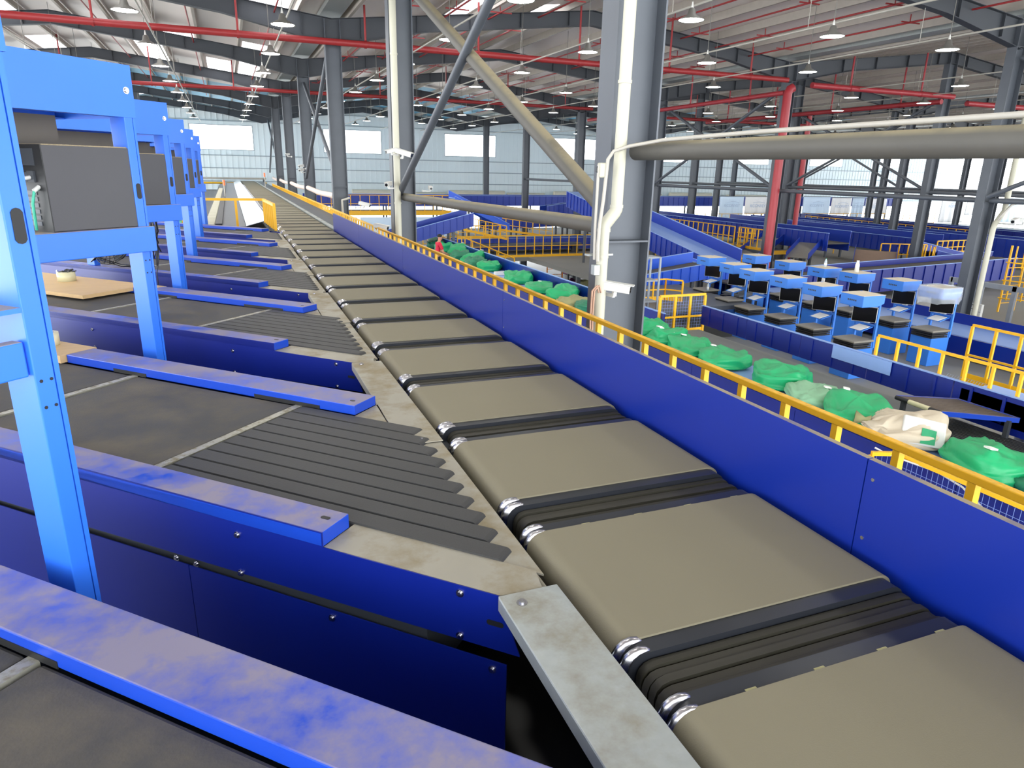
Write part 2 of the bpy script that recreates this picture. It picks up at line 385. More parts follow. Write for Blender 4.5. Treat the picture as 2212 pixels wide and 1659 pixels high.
for k in range(15):
    mb = MB()
    for x in (SX0 - .05, SX1 - .02): mb.box(x - .05, x + .05, -.5 + 4 * k, -.4 + 4 * k, -H, SZ - .62)
    mb.box(SX0 - .1, SX1 + .05, -.5 + 4 * k, -.4 + 4 * k, SZ - .72, SZ - .62)
    mb.build('support_leg', 'steel_grey', sorter)
# blue side guard right of the carriers: one part for each plate
guard = thing('side_guard', 'smooth dark blue side guard of steel plates with a dusty grey top edge', 'guard', (1.74, 7, SZ - .3))
seams = [-1.8, 1.385, 4.5, 7.66, 10.6, 13.4]
for a, b in zip(seams, seams[1:]):
    mb = MB(); mb.box(1.718, 1.724, a + .002, b - .002, SZ - .3, -.812); mb.box(1.718, 1.742, a + .002, b - .002, -.812, -.808); mb.box(1.738, 1.742, a + .002, b - .002, -.86, -.812)
    g = mb.build('guard_plate', 'guard_blue', guard)
    mb = MB()
    for z in (-.865, -1.06): mb.cyl((1.7185, b - .03, z), (1.7155, b - .03, z), .006, n=8)
    mb.build('rivet', 'chrome', g)['kind'] = 'stuff'
mb = MB()
for y in seams[1:-1]: mb.box(1.727, 1.745, y - .03, y + .03, SZ - .3, -.82)
mb.build('backing_strap', 'panel_blue', guard)
# walkway deck right of the sorter beyond the guard, and below the guard
deck = thing('walkway_deck', 'dark grey walkway plates between the far sorter and the yellow railing', 'walkway', (2.2, 35, -1.2))
for k in range(18):
    y0 = 13.45 + k * 2.4
    MB().box(1.80, 2.36, y0 + .004, y0 + 2.396, -1.2, -1.15).build('deck_plate', 'steel_grey', deck)
    MB().box(1.725, 1.80, y0, y0 + 2.4, -1.2, -1.09).build('edge_strip', 'galvanised', deck)
# yellow railing outside the walkway
RX_, RZ_ = 2.364, -1.0
rail = thing('yellow_railing', 'long yellow steel railing with close square posts running beside the sorter', 'railing', (2.45, 24, -2.2))
MB().box(RX_, RX_ + .038, -.6, 12.5, RZ_ - .032, RZ_).build('top_rail', 'yellow', rail, bevel=.004)
MB().box(RX_, RX_ + .038, 12.68, 46, RZ_ - .032, RZ_).build('top_rail', 'yellow', rail, bevel=.004)
MB().box(RX_, RX_ + .038, -.6, 46, -2.2, -2.16).build('bottom_rail', 'yellow', rail)
pm = MB().box(RX_ + .003, RX_ + .035, 1.462, 1.494, -2.16, RZ_ - .032).build('post', 'yellow', rail)
for k in range(-6, 142):
    if k == 0: continue
    c = pm.copy(); C.objects.link(c); c.parent = rail; c.location = (0, .313 * k, 0)
# ledge that carries the railing
led = thing('railing_ledge', 'narrow steel ledge under the yellow railing outside the blue guard', 'ledge', (2.2, 22, -2.32))
MB().box(1.76, 2.42, -1.5, 46, -2.3, -2.2).build('ledge_plate', 'steel_grey', led)
for k in range(12):
    mb = MB(); mb.box(2.3, 2.4, -.4 + 4 * k, -.3 + 4 * k, -H, -2.3); mb.bar((1.7, -.35 + 4 * k, -1.8), (1.76, -.35 + 4 * k, -2.25), .08)
    mb.build('support_leg', 'steel_grey', led)

# ================================================================ induction lines (45 degrees to the sorter) and their gantries
U = Vector((S2, -S2, 0)); Nn = Vector((S2, S2, 0)); Zv = Vector((0, 0, 1))
def ab(a, b, z): return U * a + Nn * b + Zv * z
def abox(mb, a0, a1, b0, b1, z0, z1): return mb.ob(ab(a0, b0, z0), U * (a1 - a0), Nn * (b1 - b0), Zv * (z1 - z0))
def slot(mb, a, b, z, w, h, n=10):                       # upright oval on a face turned to +U
    pts = [ab(a, b + w * math.cos(t) * .5, z + (h - w) / 2 * (1 if math.sin(t) >= 0 else -1) + w / 2 * math.sin(t)) for t in [2 * math.pi * (k + .5) / n for k in range(n)]]
    return mb.prism(pts, U * .0015)
def bolt(mb, p, n, r=.009):
    n = Vector(n); p = Vector(p); mb.cyl(p, p + n * .003, r * 1.35, n=10); mb.cyl(p + n * .003, p + n * .009, r * .8, n=8)
TZ = -1.05
def induction(i, detail):
    da, db = -1.757 * (i - 1), 1.757 * (i - 1)
    if i == 0: da, db = 1.757, -1.685
    A0 = -5.7 if i else -4.2
    nm = ['nearest one, its dusty far rail in front', 'second from the camera, blue side with bolts in full view', 'third from the camera, under a plywood table',
          'fourth from the camera, a black fan standing on its side', 'fifth from the camera, just before the short last one', 'farthest, beside the yellow gate']
    t = thing('induction_conveyor', 'blue diagonal belt feeder, ' + nm[i], 'conveyor', tuple(ab(-3 + da, 2.05 + db, -H)))
    B = lambda a0, a1, b0, b1, z0, z1, mb=None: abox(mb or MB(), a0 + da, a1 + da, b0 + db, b1 + db, z0, z1)
    P = lambda a, b, z: ab(a + da, b + db, z)
    # near side: upper plate with top flange, stepped down behind the rail end, lower plate under a seam
    mb = MB()
    mb.prism([P(A0, 1.47, TZ), P(-1.242, 1.47, TZ), P(-1.242, 1.47, -1.1), P(-.655, 1.47, -1.1), P(-.59, 1.47, -1.275), P(A0, 1.47, -1.315)], Nn * .004)
    pl = mb.build('side_panel', 'panel_blue', t)
    if detail:
        mb = MB()
        for a, z in ((-1.584, -1.14), (-1.877, -1.3), (-1.785, -1.3), (-1.586, -1.281), (-.773, -1.124), (-.774, -1.264), (-2.9, -1.14), (-2.9, -1.27), (-3.25, -1.28), (-4.1, -1.15)): bolt(mb, P(a, 1.47, z), -Nn)
        mb.build('bolt', 'chrome', pl)['kind'] = 'stuff'
        mb = MB(); w, h = .05, .017
        mb.prism([P(-.665 + w * (.5 if math.cos(q) > 0 else -.5) * .7 + h / 2 * math.cos(q), 1.4695, -1.19 + h / 2 * math.sin(q)) for q in [2 * math.pi * (k + .5) / 12 for k in range(12)]], -Nn * .0012)
        mb.build('slot', 'rubber_black', pl)
    for a0, a1 in ((A0, -1.83), (-1.826, -.63)): lp = B(a0, a1, 1.472, 1.476, -2.0, -1.318).build('lower_panel', 'panel_blue', t)
    if detail:
        mb = MB(); bolt(mb, P(-1.225, 1.472, -1.345), -Nn); bolt(mb, P(-.672, 1.472, -1.345), -Nn); mb.build('bolt', 'chrome', lp)['kind'] = 'stuff'
    o = B(A0, -1.242, 1.47, 1.605, TZ - .05, TZ); o = o.build('near_rail', 'rail_blue', t, bevel=.004)
    if detail:
        mb = MB(); mb.prism([P(-1.29 + .018 * (1 if math.cos(q) > 0 else -1) * .5 + .008 * math.cos(q), 1.55 + .008 * math.sin(q), TZ + .0005) for q in [2 * math.pi * (k + .5) / 12 for k in range(12)]], Zv * .0012); mb.build('slot', 'rubber_black', o)
    mb = MB(); a1 = -3.83 if i in (1, 2) else A0
    B(a1, -1.85, 2.475, 2.645, TZ - .048, TZ, mb); o = mb.build('far_rail', 'rail_blue', t, bevel=.004)
    mb = MB(); B(-2.45, -2.05, 2.473, 2.476, TZ - .05, TZ - .03, mb); B(-3.45, -3.2, 2.473, 2.476, TZ - .05, TZ - .03, mb); mb.build('notch', 'rubber_black', o)['kind'] = 'stuff'
    mb = MB(); mb.prism([P(-1.9 + .008 * math.cos(q) * 1.8, 2.53 + .008 * math.sin(q), TZ + .0005) for q in [2 * math.pi * (k + .5) / 12 for k in range(12)]], Zv * .0012); mb.build('slot', 'rubber_black', o)
    B(A0, -1.6, 2.64, 2.645, -2.0, TZ - .05).build('far_side_panel', 'panel_blue', t)
    # belts and metal dividers
    B(-3.255, -2.195, 1.607, 2.474, -1.16, -1.1).build('flat_belt', 'belt_black', t, bevel=.012)
    B(-4.5, -3.31, 1.607, 2.474, -1.16, -1.1).build('flat_belt', 'belt_black', t, bevel=.012)
    B(A0, -4.55, 1.607, 2.474, -1.16, -1.1).build('flat_belt', 'belt_black', t, bevel=.012)
    for a in (-2.175, -3.283, -4.525): B(a - .019, a + .019, 1.607, 2.474, -1.14, -1.098).build('divider_bar', 'divider_metal', t)
    # narrow strip belts ending one after the other along the sorter edge
    n = 10; w = .0838
    for j in range(n):
        b0 = 1.63 + w * j; b1 = b0 + w - .012; ae = .985 - (b1 + db) - da; mb = MB(); r = .02; z = -1.093
        pr = [(-2.15, z - .03), (-2.15, z - .008), (-2.135, z)] + [(ae - r + r * math.sin(q), z - r + r * math.cos(q)) for q in [math.pi / 2 * k / 4 for k in range(5)]] + [(ae, z - .03)]
        mb.prism([P(a, b0, zz) for a, zz in pr], Nn * (b1 - b0)); mb.build('strip_belt', 'strip_black', t)
    # recess under the strips, the toothed sheet along the sorter, the sheet beside the lowest strip
    rb = 2.475
    e = lambda X, b: X / S2 - (b + db) - da               # a-coordinate where the line b meets X
    mb = MB(); mb.prism([P(-2.15, 1.6, -1.135), P(e(.74, 1.6), 1.6, -1.135), P(e(.74, rb), rb, -1.135), P(-2.15, rb, -1.135)], -Zv * .01); mb.build('recess_plate', 'apron_sheet', t)
    mb = MB(); mb.prism([P(e(.63, 1.63), 1.63, -1.106), P(e(.738, 1.63), 1.63, -1.106), P(e(.738, rb + .02), rb + .02, -1.106), P(e(.63, rb), rb, -1.106)], -Zv * .006); mb.build('edge_sheet', 'apron_sheet', t)
    mb = MB(); mb.prism([P(-1.242, 1.473, -1.1), P(-.655, 1.473, -1.1), P(e(.70, 1.545), 1.545, -1.1), P(e(.72, 1.63), 1.63, -1.1), P(-1.242, 1.63, -1.1)], -Zv * .004); mb.build('corner_sheet', 'apron_sheet', t)
    mb = MB(); mb.prism([P(-1.85, 2.46, -1.1), P(e(.565, 2.46), 2.46, -1.1), P(e(.565, 2.66), 2.66, -1.1), P(-1.85, 2.66, -1.1)], -Zv * .004); mb.build('corner_sheet', 'apron_sheet', t)
    # galvanised cover that bridges to the next line towards the camera
    y1 = (1.545 if i == 1 else None); Yt = (P(-.655, 1.473, 0)).y; Xl = .565
    if i >= 1:
        Yn = (2.475 + db - 1.757 if i > 1 else .8) / S2 - .745 - .12 if i > 1 else -.2
        mb = MB(); z = -1.094 if i == 1 else -1.099
        mb.box(.571, .745, Yn, Yt - .01, z - .004, z); mb.box(.571, .575, Yn, Yt - .01, z - .045, z - .004)
        o = mb.build('bridge_cover', 'galvanised' if i == 1 else 'apron_sheet', t, bevel=.002)
        mb = MB(); bolt(mb, (.62, Yt - .06, z), Zv, .011)
        if i > 1: bolt(mb, (.66, Yn + .03, z), Zv, .009)
        mb.build('screw', 'chrome', o)
    # closed bed and legs
    B(A0, -.9, 1.5, 2.63, -1.5, -1.17).build('bed', 'steel_dark', t)
    for a in (A0 + .3, -2.6):
        for b in (1.56, 2.56): B(a, a + .08, b - .04, b + .04, -H, -1.5).build('leg', 'panel_blue', t)
    return t
lines = [induction(i, i <= 3) for i in range(6)]
G_NM = ['nearest one, mostly its right post in view', 'second, its broad hood filling the top left', 'third, its hood stepping out right behind the big one', 'fourth along the row', 'fifth along the row', 'last, beside the yellow gate']
def gantry(i):
    da, db = -1.757 * (i - 1), 1.757 * (i - 1); P = lambda a, b, z: ab(a + da, b + db, z)
    B = lambda a0, a1, b0, b1, z0, z1, mb=None: abox(mb or MB(), a0 + da, a1 + da, b0 + db, b1 + db, z0, z1)
    t = thing('scanning_gantry', 'bright blue steel gantry, ' + G_NM[i], 'gantry', tuple(P(-3.6, 2.17, -H)))
    for s, (b0, zb) in enumerate(((2.795, -H), (1.49, TZ))):
        B(-3.615, -3.5, b0, b0 + .05, zb, .4).build('post', 'gantry_blue', t, bevel=.003)
        lp = B(-3.6, -3.502, b0 + .053, b0 + .066, zb, .236).build('post_lip', 'gantry_blue', t)
        if s == 0:
            mb = MB(); slot(mb, -3.4995 + da, b0 + .03 + db, -.148, .03, .085)
            for z in (-.53, -.6):
                for bb in (.014, .04): mb.cyl(P(-3.5, b0 + bb, z), P(-3.4985, b0 + bb, z), .0045, n=8)
            mb.build('cable_slot', 'rubber_black', lp)['kind'] = 'stuff'
    # folded hood, open towards the operator side below
    h = MB(); B(-4.16, -3.496, 1.47, 2.868, .49, .5, h); B(-3.502, -3.496, 1.47, 2.868, .236, .49, h); B(-4.16, -4.15, 1.47, 2.868, .236, .49, h); B(-4.15, -3.502, 2.862, 2.868, .236, .49, h); B(-4.15, -3.502, 1.47, 1.476, .236, .49, h)
    B(-3.56, -3.502, 1.476, 2.862, .236, .242, h); B(-4.15, -4.07, 1.476, 2.862, .236, .242, h)
    hd = h.build('hood', 'gantry_blue', t)
    mb = MB(); bolt(mb, P(-3.496, 2.825, .372), U, .014); mb.build('bolt', 'chrome', hd)
    if i: B(-3.5, -3.464, 1.47, 2.868, -.478, -.34).build('crossbar', 'gantry_blue', t, bevel=.004)
    else: B(-3.55, -3.51, 1.47, 2.79, -.515, -.425).build('crossbar', 'gantry_blue', t, bevel=.004)
    B(-3.76, -3.5, 1.56, 2.795, -.352, -.34).build('shelf', 'gantry_blue', t)
    B(-3.83, -3.8, 1.55, 2.62, -.1, .235).build('back_board', 'board_dark', t)
    B(-3.9, -3.615, 2.795, 2.83, -.17, -.13).build('cable_tray', 'light_blue_sheet', t)
    return t
gan = [gantry(i) for i in range(6)]
def computer(i):
    da, db = -1.757 * (i - 1), 1.757 * (i - 1); P = lambda a, b, z: ab(a + da, b + db, z)
    B = lambda a0, a1, b0, b1, z0, z1, mb=None: abox(mb or MB(), a0 + da, a1 + da, b0 + db, b1 + db, z0, z1)
    t = thing('computer_case', 'dusty black computer case on the crossbar shelf of the ' + ['nearest', 'second', 'third', 'fourth', 'fifth', 'last'][i] + ' blue gantry', 'computer', tuple(P(-3.6, 2.55, -.34)), 'computer cases on the gantries')
    if i > 1:                                             # turned a little differently on each shelf
        pass
    B(-3.71, -3.505, 2.318, 2.80, -.338, .078).build('case_body', 'case_grey', t, bevel=.004)
    B(-3.70, -3.512, 2.80, 2.828, -.33, .07).build('front_bezel', 'case_grey', t, bevel=.006)
    mb = MB(); B(-3.713, -3.503, 2.312, 2.318, -.34, .08, mb); bp = mb.build('back_plate', 'black_plastic', t)
    mb = MB()
    for k in range(6): B(-3.69, -3.58, 2.309, 2.312, -.31 + .03 * k, -.29 + .03 * k, mb)
    mb.build('slot_cover', 'steel_grey', bp)
    mb = MB(); B(-3.68, -3.56, 2.307, 2.312, -.02, .06, mb); B(-3.62, -3.57, 2.302, 2.312, -.1, -.045, mb); mb.build('port_block', 'steel_dark', bp)
    mb = MB(); mb.lathe(P(-3.64, 2.311, -.075), [(0, .004), (.02, .004), (.024, 0)], 14, tuple(-Nn)); mb.build('fan_grille', 'steel_grey', bp)
    if i <= 2:
        mb = MB(); mb.tube([P(-3.6, 2.31, -.07), P(-3.6, 2.27, -.09), P(-3.62, 2.26, -.2), P(-3.64, 2.28, -.33)], .006, 6); mb.build('power_cable', 'steel_dark', bp)
        mb = MB(); mb.tube([P(-3.56, 2.31, -.13), P(-3.56, 2.285, -.145), P(-3.57, 2.275, -.2), P(-3.6, 2.29, -.33)], .007, 6); mb.build('data_cable', 'cable_green', bp)
        mb = MB(); mb.cyl(P(-3.556, 2.312, -.12), P(-3.556, 2.282, -.14), .011, n=8); mb.cyl(P(-3.6, 2.312, -.075), P(-3.6, 2.272, -.082), .01, n=8); mb.build('plug', 'white_plastic', bp)
    B(-3.7, -3.515, 2.33, 2.81, .078, .083).build('dust_layer', 'dust_heap', t)['kind'] = 'stuff'
for i in range(1, 6): computer(i)
# plywood laid on the rails
mb = MB(); abox(mb, -5.05, -3.835, 2.44, 2.665, TZ - .045, TZ); tag(mb.build('plywood_plank', 'plywood'), 'pale plywood plank continuing the blue rail at left, a tape roll on it', 'plank')
mb = MB(); abox(mb, -7.0, -5.48, 3.76, 4.24, TZ - .03, TZ); abox(mb, -7.0, -5.29, 4.24, 4.42, TZ - .03, TZ); tag(mb.build('plywood_table', 'plywood'), 'scuffed plywood table top laid over a feeder belt behind the near gantry post', 'table top')
def tape(a, b, z, r, h, label, hole='white_plastic', inner=.55):
    t = thing('tape_roll', label, 'tape', tuple(ab(a, b, z)))
    c = ab(a, b, z); MB().lathe(c, [(r * inner, 0), (r, 0), (r, h), (r * inner, h)], 28).build('tape_band', 'tape' if hole == 'white_plastic' else 'tape_tan', t)
    MB().lathe(c, [(r * inner * .86, .0), (r * inner, .0), (r * inner, h), (r * inner * .86, h), (r * inner * .86, 0)], 24).build('tape_core', 'board_dark', t)
    return t
tape(-4.13, 2.585, TZ, .052, .075, 'white roll of packing tape on the plywood plank at the left edge')
tt = tape(-6.3, 4.2, TZ, .075, .08, 'large tan tape roll with dark scraps on top, on the plywood table', 'tan', .3)
mb = MB()
for k in range(16):
    q = rnd.uniform(0, 6.28); rr = rnd.uniform(.01, .06); p = ab(-6.3, 4.2, TZ + .08) + Vector((rr * math.cos(q), rr * math.sin(q), 0)); mb.ob(p, Vector((rnd.uniform(.02, .04), rnd.uniform(-.02, .02), .008)), Vector((0, .02, rnd.uniform(-.01, .01))), (0, 0, .006))
mb.build('plastic_scrap', 'rubber_black', tt)['kind'] = 'stuff'
tape(-5.29, 3.3, TZ, .04, .06, 'small white tape roll on a blue rail, half hidden behind the near gantry post')
# debris on the dark plates between the feeders
deb = MB()
for k in range(420):
    x, y = rnd.uniform(.05, .8), rnd.uniform(.2, 1.9)
    a_, b_ = (x - y) * S2, (x + y) * S2
    if not .95 < b_ < 1.46: continue
    q = rnd.uniform(0, 3.14); s = rnd.uniform(.004, .014); deb.ob((x, y, -2.0), Vector((math.cos(q), math.sin(q), rnd.uniform(-.2, .2))) * s * 2, Vector((-math.sin(q), math.cos(q), 0)) * s, (0, 0, .003))
tag(deb.build('paper_scraps', 'tape', fix=False), 'white scraps of packing waste in the dark gap beside the sorter', 'litter', kind='stuff')
mb = MB(); mb.box(-6, .6, -2, 16, -2.02, -2.0); tag(mb.build('lower_deck', 'rubber_black'), 'dark lower deck seen in the gap between two blue feeder lines', 'deck')

# ================================================================ building services
def roofz(x): return zt(x) - .0
# pendant lamps on white conduits
LX = [(-8.5, 'far left'), (-4.9, 'left ridge'), (-1.5, 'left of the sorter'), (1.4, 'over the sorter'), (5.0, 'first right of the braced columns'), (8.5, 'second right of the braced columns'), (12.0, 'third right of the braced columns'), (15.4, 'fourth right of the braced columns'), (21.5, 'first past the red column'), (25.2, 'second past the red column'), (29.5, 'third past the red column'), (33.0, 'fourth past the red column'), (38, 'fifth past the red column'), (46, 'far right')]
lamp0 = None
for x, nm in LX:
    y1 = [4.2 * k + 3.9 for k in range(12)]
    mb = MB(); mb.tube([(bx(x, -4) + .16, -4, 3.1)] + [(bx(x, y) + .16, y, 3.1 + .0) for y in y1] + [(bx(x, 60) + .16, 60, 3.1)], .022, 6)
    for y in (5.2, 13.2, 21.2, 29.2, 37.2, 45.2, 53.2): mb.cyl((bx(x, y) + .16, y, 3.1), (bx(x, y) + .16, y, roofz(x) - .5), .008, n=5)
    tag(mb.build('lamp_conduit', 'conduit'), f'thin pale conduit carrying the line of lamps {nm}', 'conduit', 'lamp conduits')
    for j, y in enumerate(y1):
        lab = f'white disc pendant lamp, {ORD[j]} from the camera, {nm}'
        if lamp0 is None:
            lamp0 = t = thing('pendant_lamp', lab, 'lamp', (bx(x, y), y, 2.8), 'pendant lamps in lines')
            MB().cyl((bx(x, y), y, 3.0), (bx(x, y), y, 3.12), .03, .012, n=8).build('lamp_socket', 'white_plastic', t)
            mb = MB(); mb.cyl((bx(x, y), y, 3.12), (bx(x, y), y, roofz(-4.9)), .008, n=5); mb.build('rod', 'lamp_grey', t)
            MB().lathe((bx(x, y), y, 2.8), [(.03, .22), (.06, .2), (.085, .1), (.25, .012), (.255, 0), (.248, 0), (.07, .1)], 18).build('lamp_shade', 'lamp_grey', t)
            MB().lathe((bx(x, y), y, 2.808), [(0, 0), (.235, 0)], 18).build('diffuser', 'lamp_white', t)
        else:
            c = copy_tree(lamp0, Vector((bx(x, y), y, 2.8)) - Vector(lamp0['_o'])); c['label'] = lab
            for ch in c.children:
                if ch.name.startswith('rod'):
                    L0 = roofz(-4.9) - 3.12; L1 = roofz(x) - 3.12; ch.scale.z = L1 / L0; ch.location.z = .32 * (1 - L1 / L0)
# brace pipes in the column rows
def pipe(name, label, a, b, r, m='pipe_dust', cat='pipe', group=None): return tag(MB().cyl(a, b, r, n=18).build(name, m), label, cat, group)
pipe('brace_pipe', 'thick dusty diagonal brace pipe falling right to the near steel column', (bx(3.07, 13), 12.95, 3.1), (bx(3.07, 5), 5.35, -.36), .082)
pipe('brace_pipe', 'thinner dark grey brace pipe crossing the thick dusty one', (bx(3.0, 5.4) - .02, 5.4, 3.2), (bx(3.0, 13) - .02, 13.06, -.42), .06, 'steel_grey')
pipe('tie_pipe', 'dusty horizontal tube between the two near columns, below the crossed pipes', (bx(3.07, 13), 13.06, -.5), (bx(3.07, 5), 5.35, -.45), .07)
pipe('tie_pipe', 'big dusty horizontal tube running from the near column out of the right edge', (3.06, 5.06, .17), (3.06, -3, .14), .068)
for x, bays in ((3.07, ((21.2, 29.2), (45.2, 53.2))), (19.0, ((5.2, 13.2), (21.2, 29.2))), (26.9, ((21.2, 29.2),)), (34.9, ((29.2, 37.2),))):
    nm = {3.07: 'beyond the sorter', 19.0: 'row past the stations', 26.9: 'ridge row', 34.9: 'far right row'}[x]
    for y0, y1 in bays:
        k = FY.index(y0)
        pipe('brace_pipe', f'grey brace pipe rising away from the camera, {nm}, frame {k}' if 0 else f'grey brace pipe rising towards the far wall, {ORD[k]} bay of the {nm}', (bx(x, y0), y0 + .15, -.4), (bx(x, y1), y1 - .15, 3.0), .06, 'steel_grey')
        pipe('brace_pipe', f'grey brace pipe rising towards the camera, {ORD[k]} bay of the {nm}', (bx(x, y0) - .13, y0 + .15, 3.0), (bx(x, y1) - .13, y1 - .15, -.4), .06, 'steel_grey')
for x, nm in ((19.0, 'row past the stations'), (26.9, 'ridge row'), (34.9, 'far right row')):
    for k in range(1, 6): pipe('tie_pipe', f'grey horizontal tie tube, {ORD[k]} bay of the {nm}', (bx(x, FY[k]), FY[k] + .15, -.5), (bx(x, FY[k + 1]), FY[k + 1] - .15, -.5), .07, 'steel_grey')
mb = MB()
for k, (ya, yb) in enumerate(((52.8, 45.4), (45.0, 37.4), (37.0, 29.4), (29.0, 21.4))):
    mb.tube([(2.83, ya, -.78), (2.83, (ya + yb) / 2, -.84), (2.83, yb, -.8)], .085, 10)
tag(mb.build('wrapped_pipe', 'cloth_wrap'), 'cloth wrapped pipe slung along the far columns beside the sorter end', 'pipe')
# drain pipes
dp = thing('drain_pipe', 'white plastic drainpipe with an elbow on the near column', 'drainpipe', (2.86, 4.9, -H)); Yd = 4.93
MB().cyl((2.86, Yd, zc_v - .1), (2.835, Yd, -.245), .047, n=20).build('upper_pipe', 'pvc_white', dp)
MB().tube([(2.835, Yd, -.245), (2.833, Yd, -.275), (2.82, Yd, -.3), (2.745, Yd, -.385), (2.735, Yd, -.41), (2.733, Yd, -.44)], .05, 18).build('elbow', 'pvc_white', dp)
MB().cyl((2.733, Yd, -.43), (2.72, Yd, -H + .02), .047, n=20).build('lower_pipe', 'pvc_white', dp)
mb = MB()
for x, z in ((2.84, .66), (2.835, -.25), (2.733, -.435), (2.729, -.64)): mb.cyl((x, Yd, z - .012), (x, Yd, z + .012), .053, n=20)
mb.build('joint_collar', 'pvc_white', dp)['kind'] = 'stuff'
MB().box(2.64, 2.87, 5.0, 5.06, -.645, -.63).build('pipe_bracket', 'galvanised', dp)
dp = thing('drain_pipe', 'white drainpipe straight down the left side of the second column', 'drainpipe', (2.84, 12.9, -H))
MB().cyl((2.84, 12.93, zc_v - .1), (2.84, 12.93, -H + .02), .06, n=16).build('pipe', 'pvc_white', dp)
mb = MB()
for z in (1.9, -.6): mb.cyl((2.84, 12.93, z - .015), (2.84, 12.93, z + .015), .067, n=16)
mb.build('joint_collar', 'pvc_white', dp)['kind'] = 'stuff'
tag(MB().tube([(19.28, 12.85, 3.5), (19.28, 12.85, -.75), (19.2, 12.85, -.86), (19.02, 12.85, -1.1), (18.98, 12.85, -1.25), (18.98, 12.85, -H)], .07, 12).build('drain_pipe', 'pvc_white'), 'white drainpipe with an offset elbow on the big column at the right edge', 'drainpipe')
tag(MB().tube([(3.2, 21.0, -.84), (2.98, 20.97, -.9), (2.98, 20.97, -1.2), (2.98, 20.97, -3)], .035, 8).build('drain_pipe', 'conduit'), 'white conduit dropping down the column behind the braces', 'conduit')
# cabling on the near column and along the big tube
mb = MB(); mb.tube([(3.08, -2.5, .275), (3.08, .5, .268), (3.06, 3.6, .262), (2.98, 4.55, .24), (2.86, 4.83, .2), (2.74, 4.86, .16), (2.70, 4.87, .1), (2.68, 4.87, -.2), (2.66, 4.87, -.38), (2.655, 4.87, -.55), (2.66, 4.87, -.67)], .014, 8)
tag(mb.build('cable_hose', 'conduit'), 'pale grey corrugated hose along the big tube and down the near column', 'hose')
mb = MB(); mb.tube([(2.64, 4.9, .06), (2.637, 4.9, -.4), (2.645, 4.9, -.66)], .012, 8); tag(mb.build('cable_hose', 'conduit'), 'straight pale conduit left of the drainpipe on the near column', 'hose')
for k, (o, lab) in enumerate(((.0, 'outer pinkish cable loop hanging at the near column'), (.02, 'inner pinkish cable loop hanging at the near column'))):
    tag(MB().tube([(2.70 - o, 4.86, -.92), (2.67 - o, 4.84, -.86), (2.63 - o, 4.84, -.9), (2.625 - o, 4.84, -1.1), (2.635 - o, 4.84, -1.35), (2.60 - o, 4.84, -1.6)], .008, 6).build('cable', 'cable_pink'), lab, 'cable')
t = thing('junction_box', 'cream plastic box on the near column beside the diagonal pipe', 'box', (2.67, 4.9, -.03))
MB().box(2.64, 2.70, 4.87, 4.93, -.035, .075).build('box_body', 'pvc_white', t, bevel=.012, seg=3); MB().tube([(2.64, 4.9, .05), (2.62, 4.9, .04), (2.62, 4.9, .01), (2.64, 4.9, .0)], .006, 6).build('cable', 'steel_dark', t)
tag(MB().box(2.63, 2.68, 4.86, 4.92, -.78, -.7).build('junction_box', 'galvanised', bevel=.004), 'small grey metal box low on the near column', 'box')
# cameras
def cctv(p, d, label, s=1.0, arm=(0, .12, .03)):
    p = Vector(p); d = Vector(d).normalized(); t = thing('surveillance_camera', label, 'camera', tuple(p))
    r = d.cross(Zv).normalized(); u = r.cross(d)
    m = MB(); m.ob(p - d * .12 * s - r * .035 * s - u * .03 * s, d * .24 * s, r * .07 * s, u * .065 * s); m.ob(p - d * .1 * s - r * .042 * s + u * .035 * s, d * .25 * s, r * .084 * s, u * .008 * s); m.build('housing', 'white_plastic', t, bevel=.006)
    MB().cyl(p + d * .12 * s, p + d * .128 * s, .026 * s, n=14).build('lens', 'lens_black', t)
    q = p + Vector(arm) * s; MB().bar(p - u * .03 * s, p - u * .07 * s + Vector((0, 0, 0)), .03 * s).build('mount', 'white_plastic', t); m = MB(); m.bar(p - u * .07 * s, q - u * .07 * s, .025 * s); m.cyl(q - u * .07 * s - Vector(arm).normalized() * .004, q - u * .07 * s + Vector(arm).normalized() * .01, .03 * s, n=10); m.build('arm', 'white_plastic', t)
cctv((2.83, 4.86, -.885), (.75, -.55, -.1), 'white bullet camera with black lens low on the near column', 1.0, (-.02, .2, 0))
cctv((2.93, 12.75, .27), (.75, -.5, -.25), 'white bullet camera on the second column beside the drainpipe', 1.25, (-.02, .35, .0))
cctv((2.72, 12.8, .3), (-.9, -.3, -.2), 'small camera left of the drainpipe on the second column', .9, (.12, .08, 0))
cctv((2.66, 12.85, -.27), (-.5, -.9, -.1), 'boxy camera left of the second column facing the viewer', 1.0, (.2, .1, 0))
cctv((3.45, 12.9, -.33), (-.1, -1, -.1), 'dark fronted camera right of the second column', .8, (-.15, .1, .0))
cctv((2.45, 12.6, -1.0), (.8, -.6, -.15), 'white round camera set in the gap of the yellow railing', 1.1, (-.07, .03, -.0))
cctv((3.55, 20.6, -1.0), (.8, -.5, -.2), 'white camera right of the column with the white conduit', 1.4, (-.15, .1, .0))
cctv((18.95, 12.3, -.98), (-.9, -.3, -.1), 'white camera left of the big column at the right edge', 1.5, (.12, .4, 0))
cctv((19.3, 12.3, -.98), (.6, -.8, -.1), 'white camera with black lens on the big column at the right edge', 1.5, (-.1, .45, 0))
tag(MB().tube([(19.6, 12.6, -.5), (19.2, 12.65, -.6), (18.95, 12.7, -.9), (18.95, 12.75, -1.0)], .03, 8).build('cable_hose', 'conduit'), 'white hose curving down the big column at the right edge', 'hose')
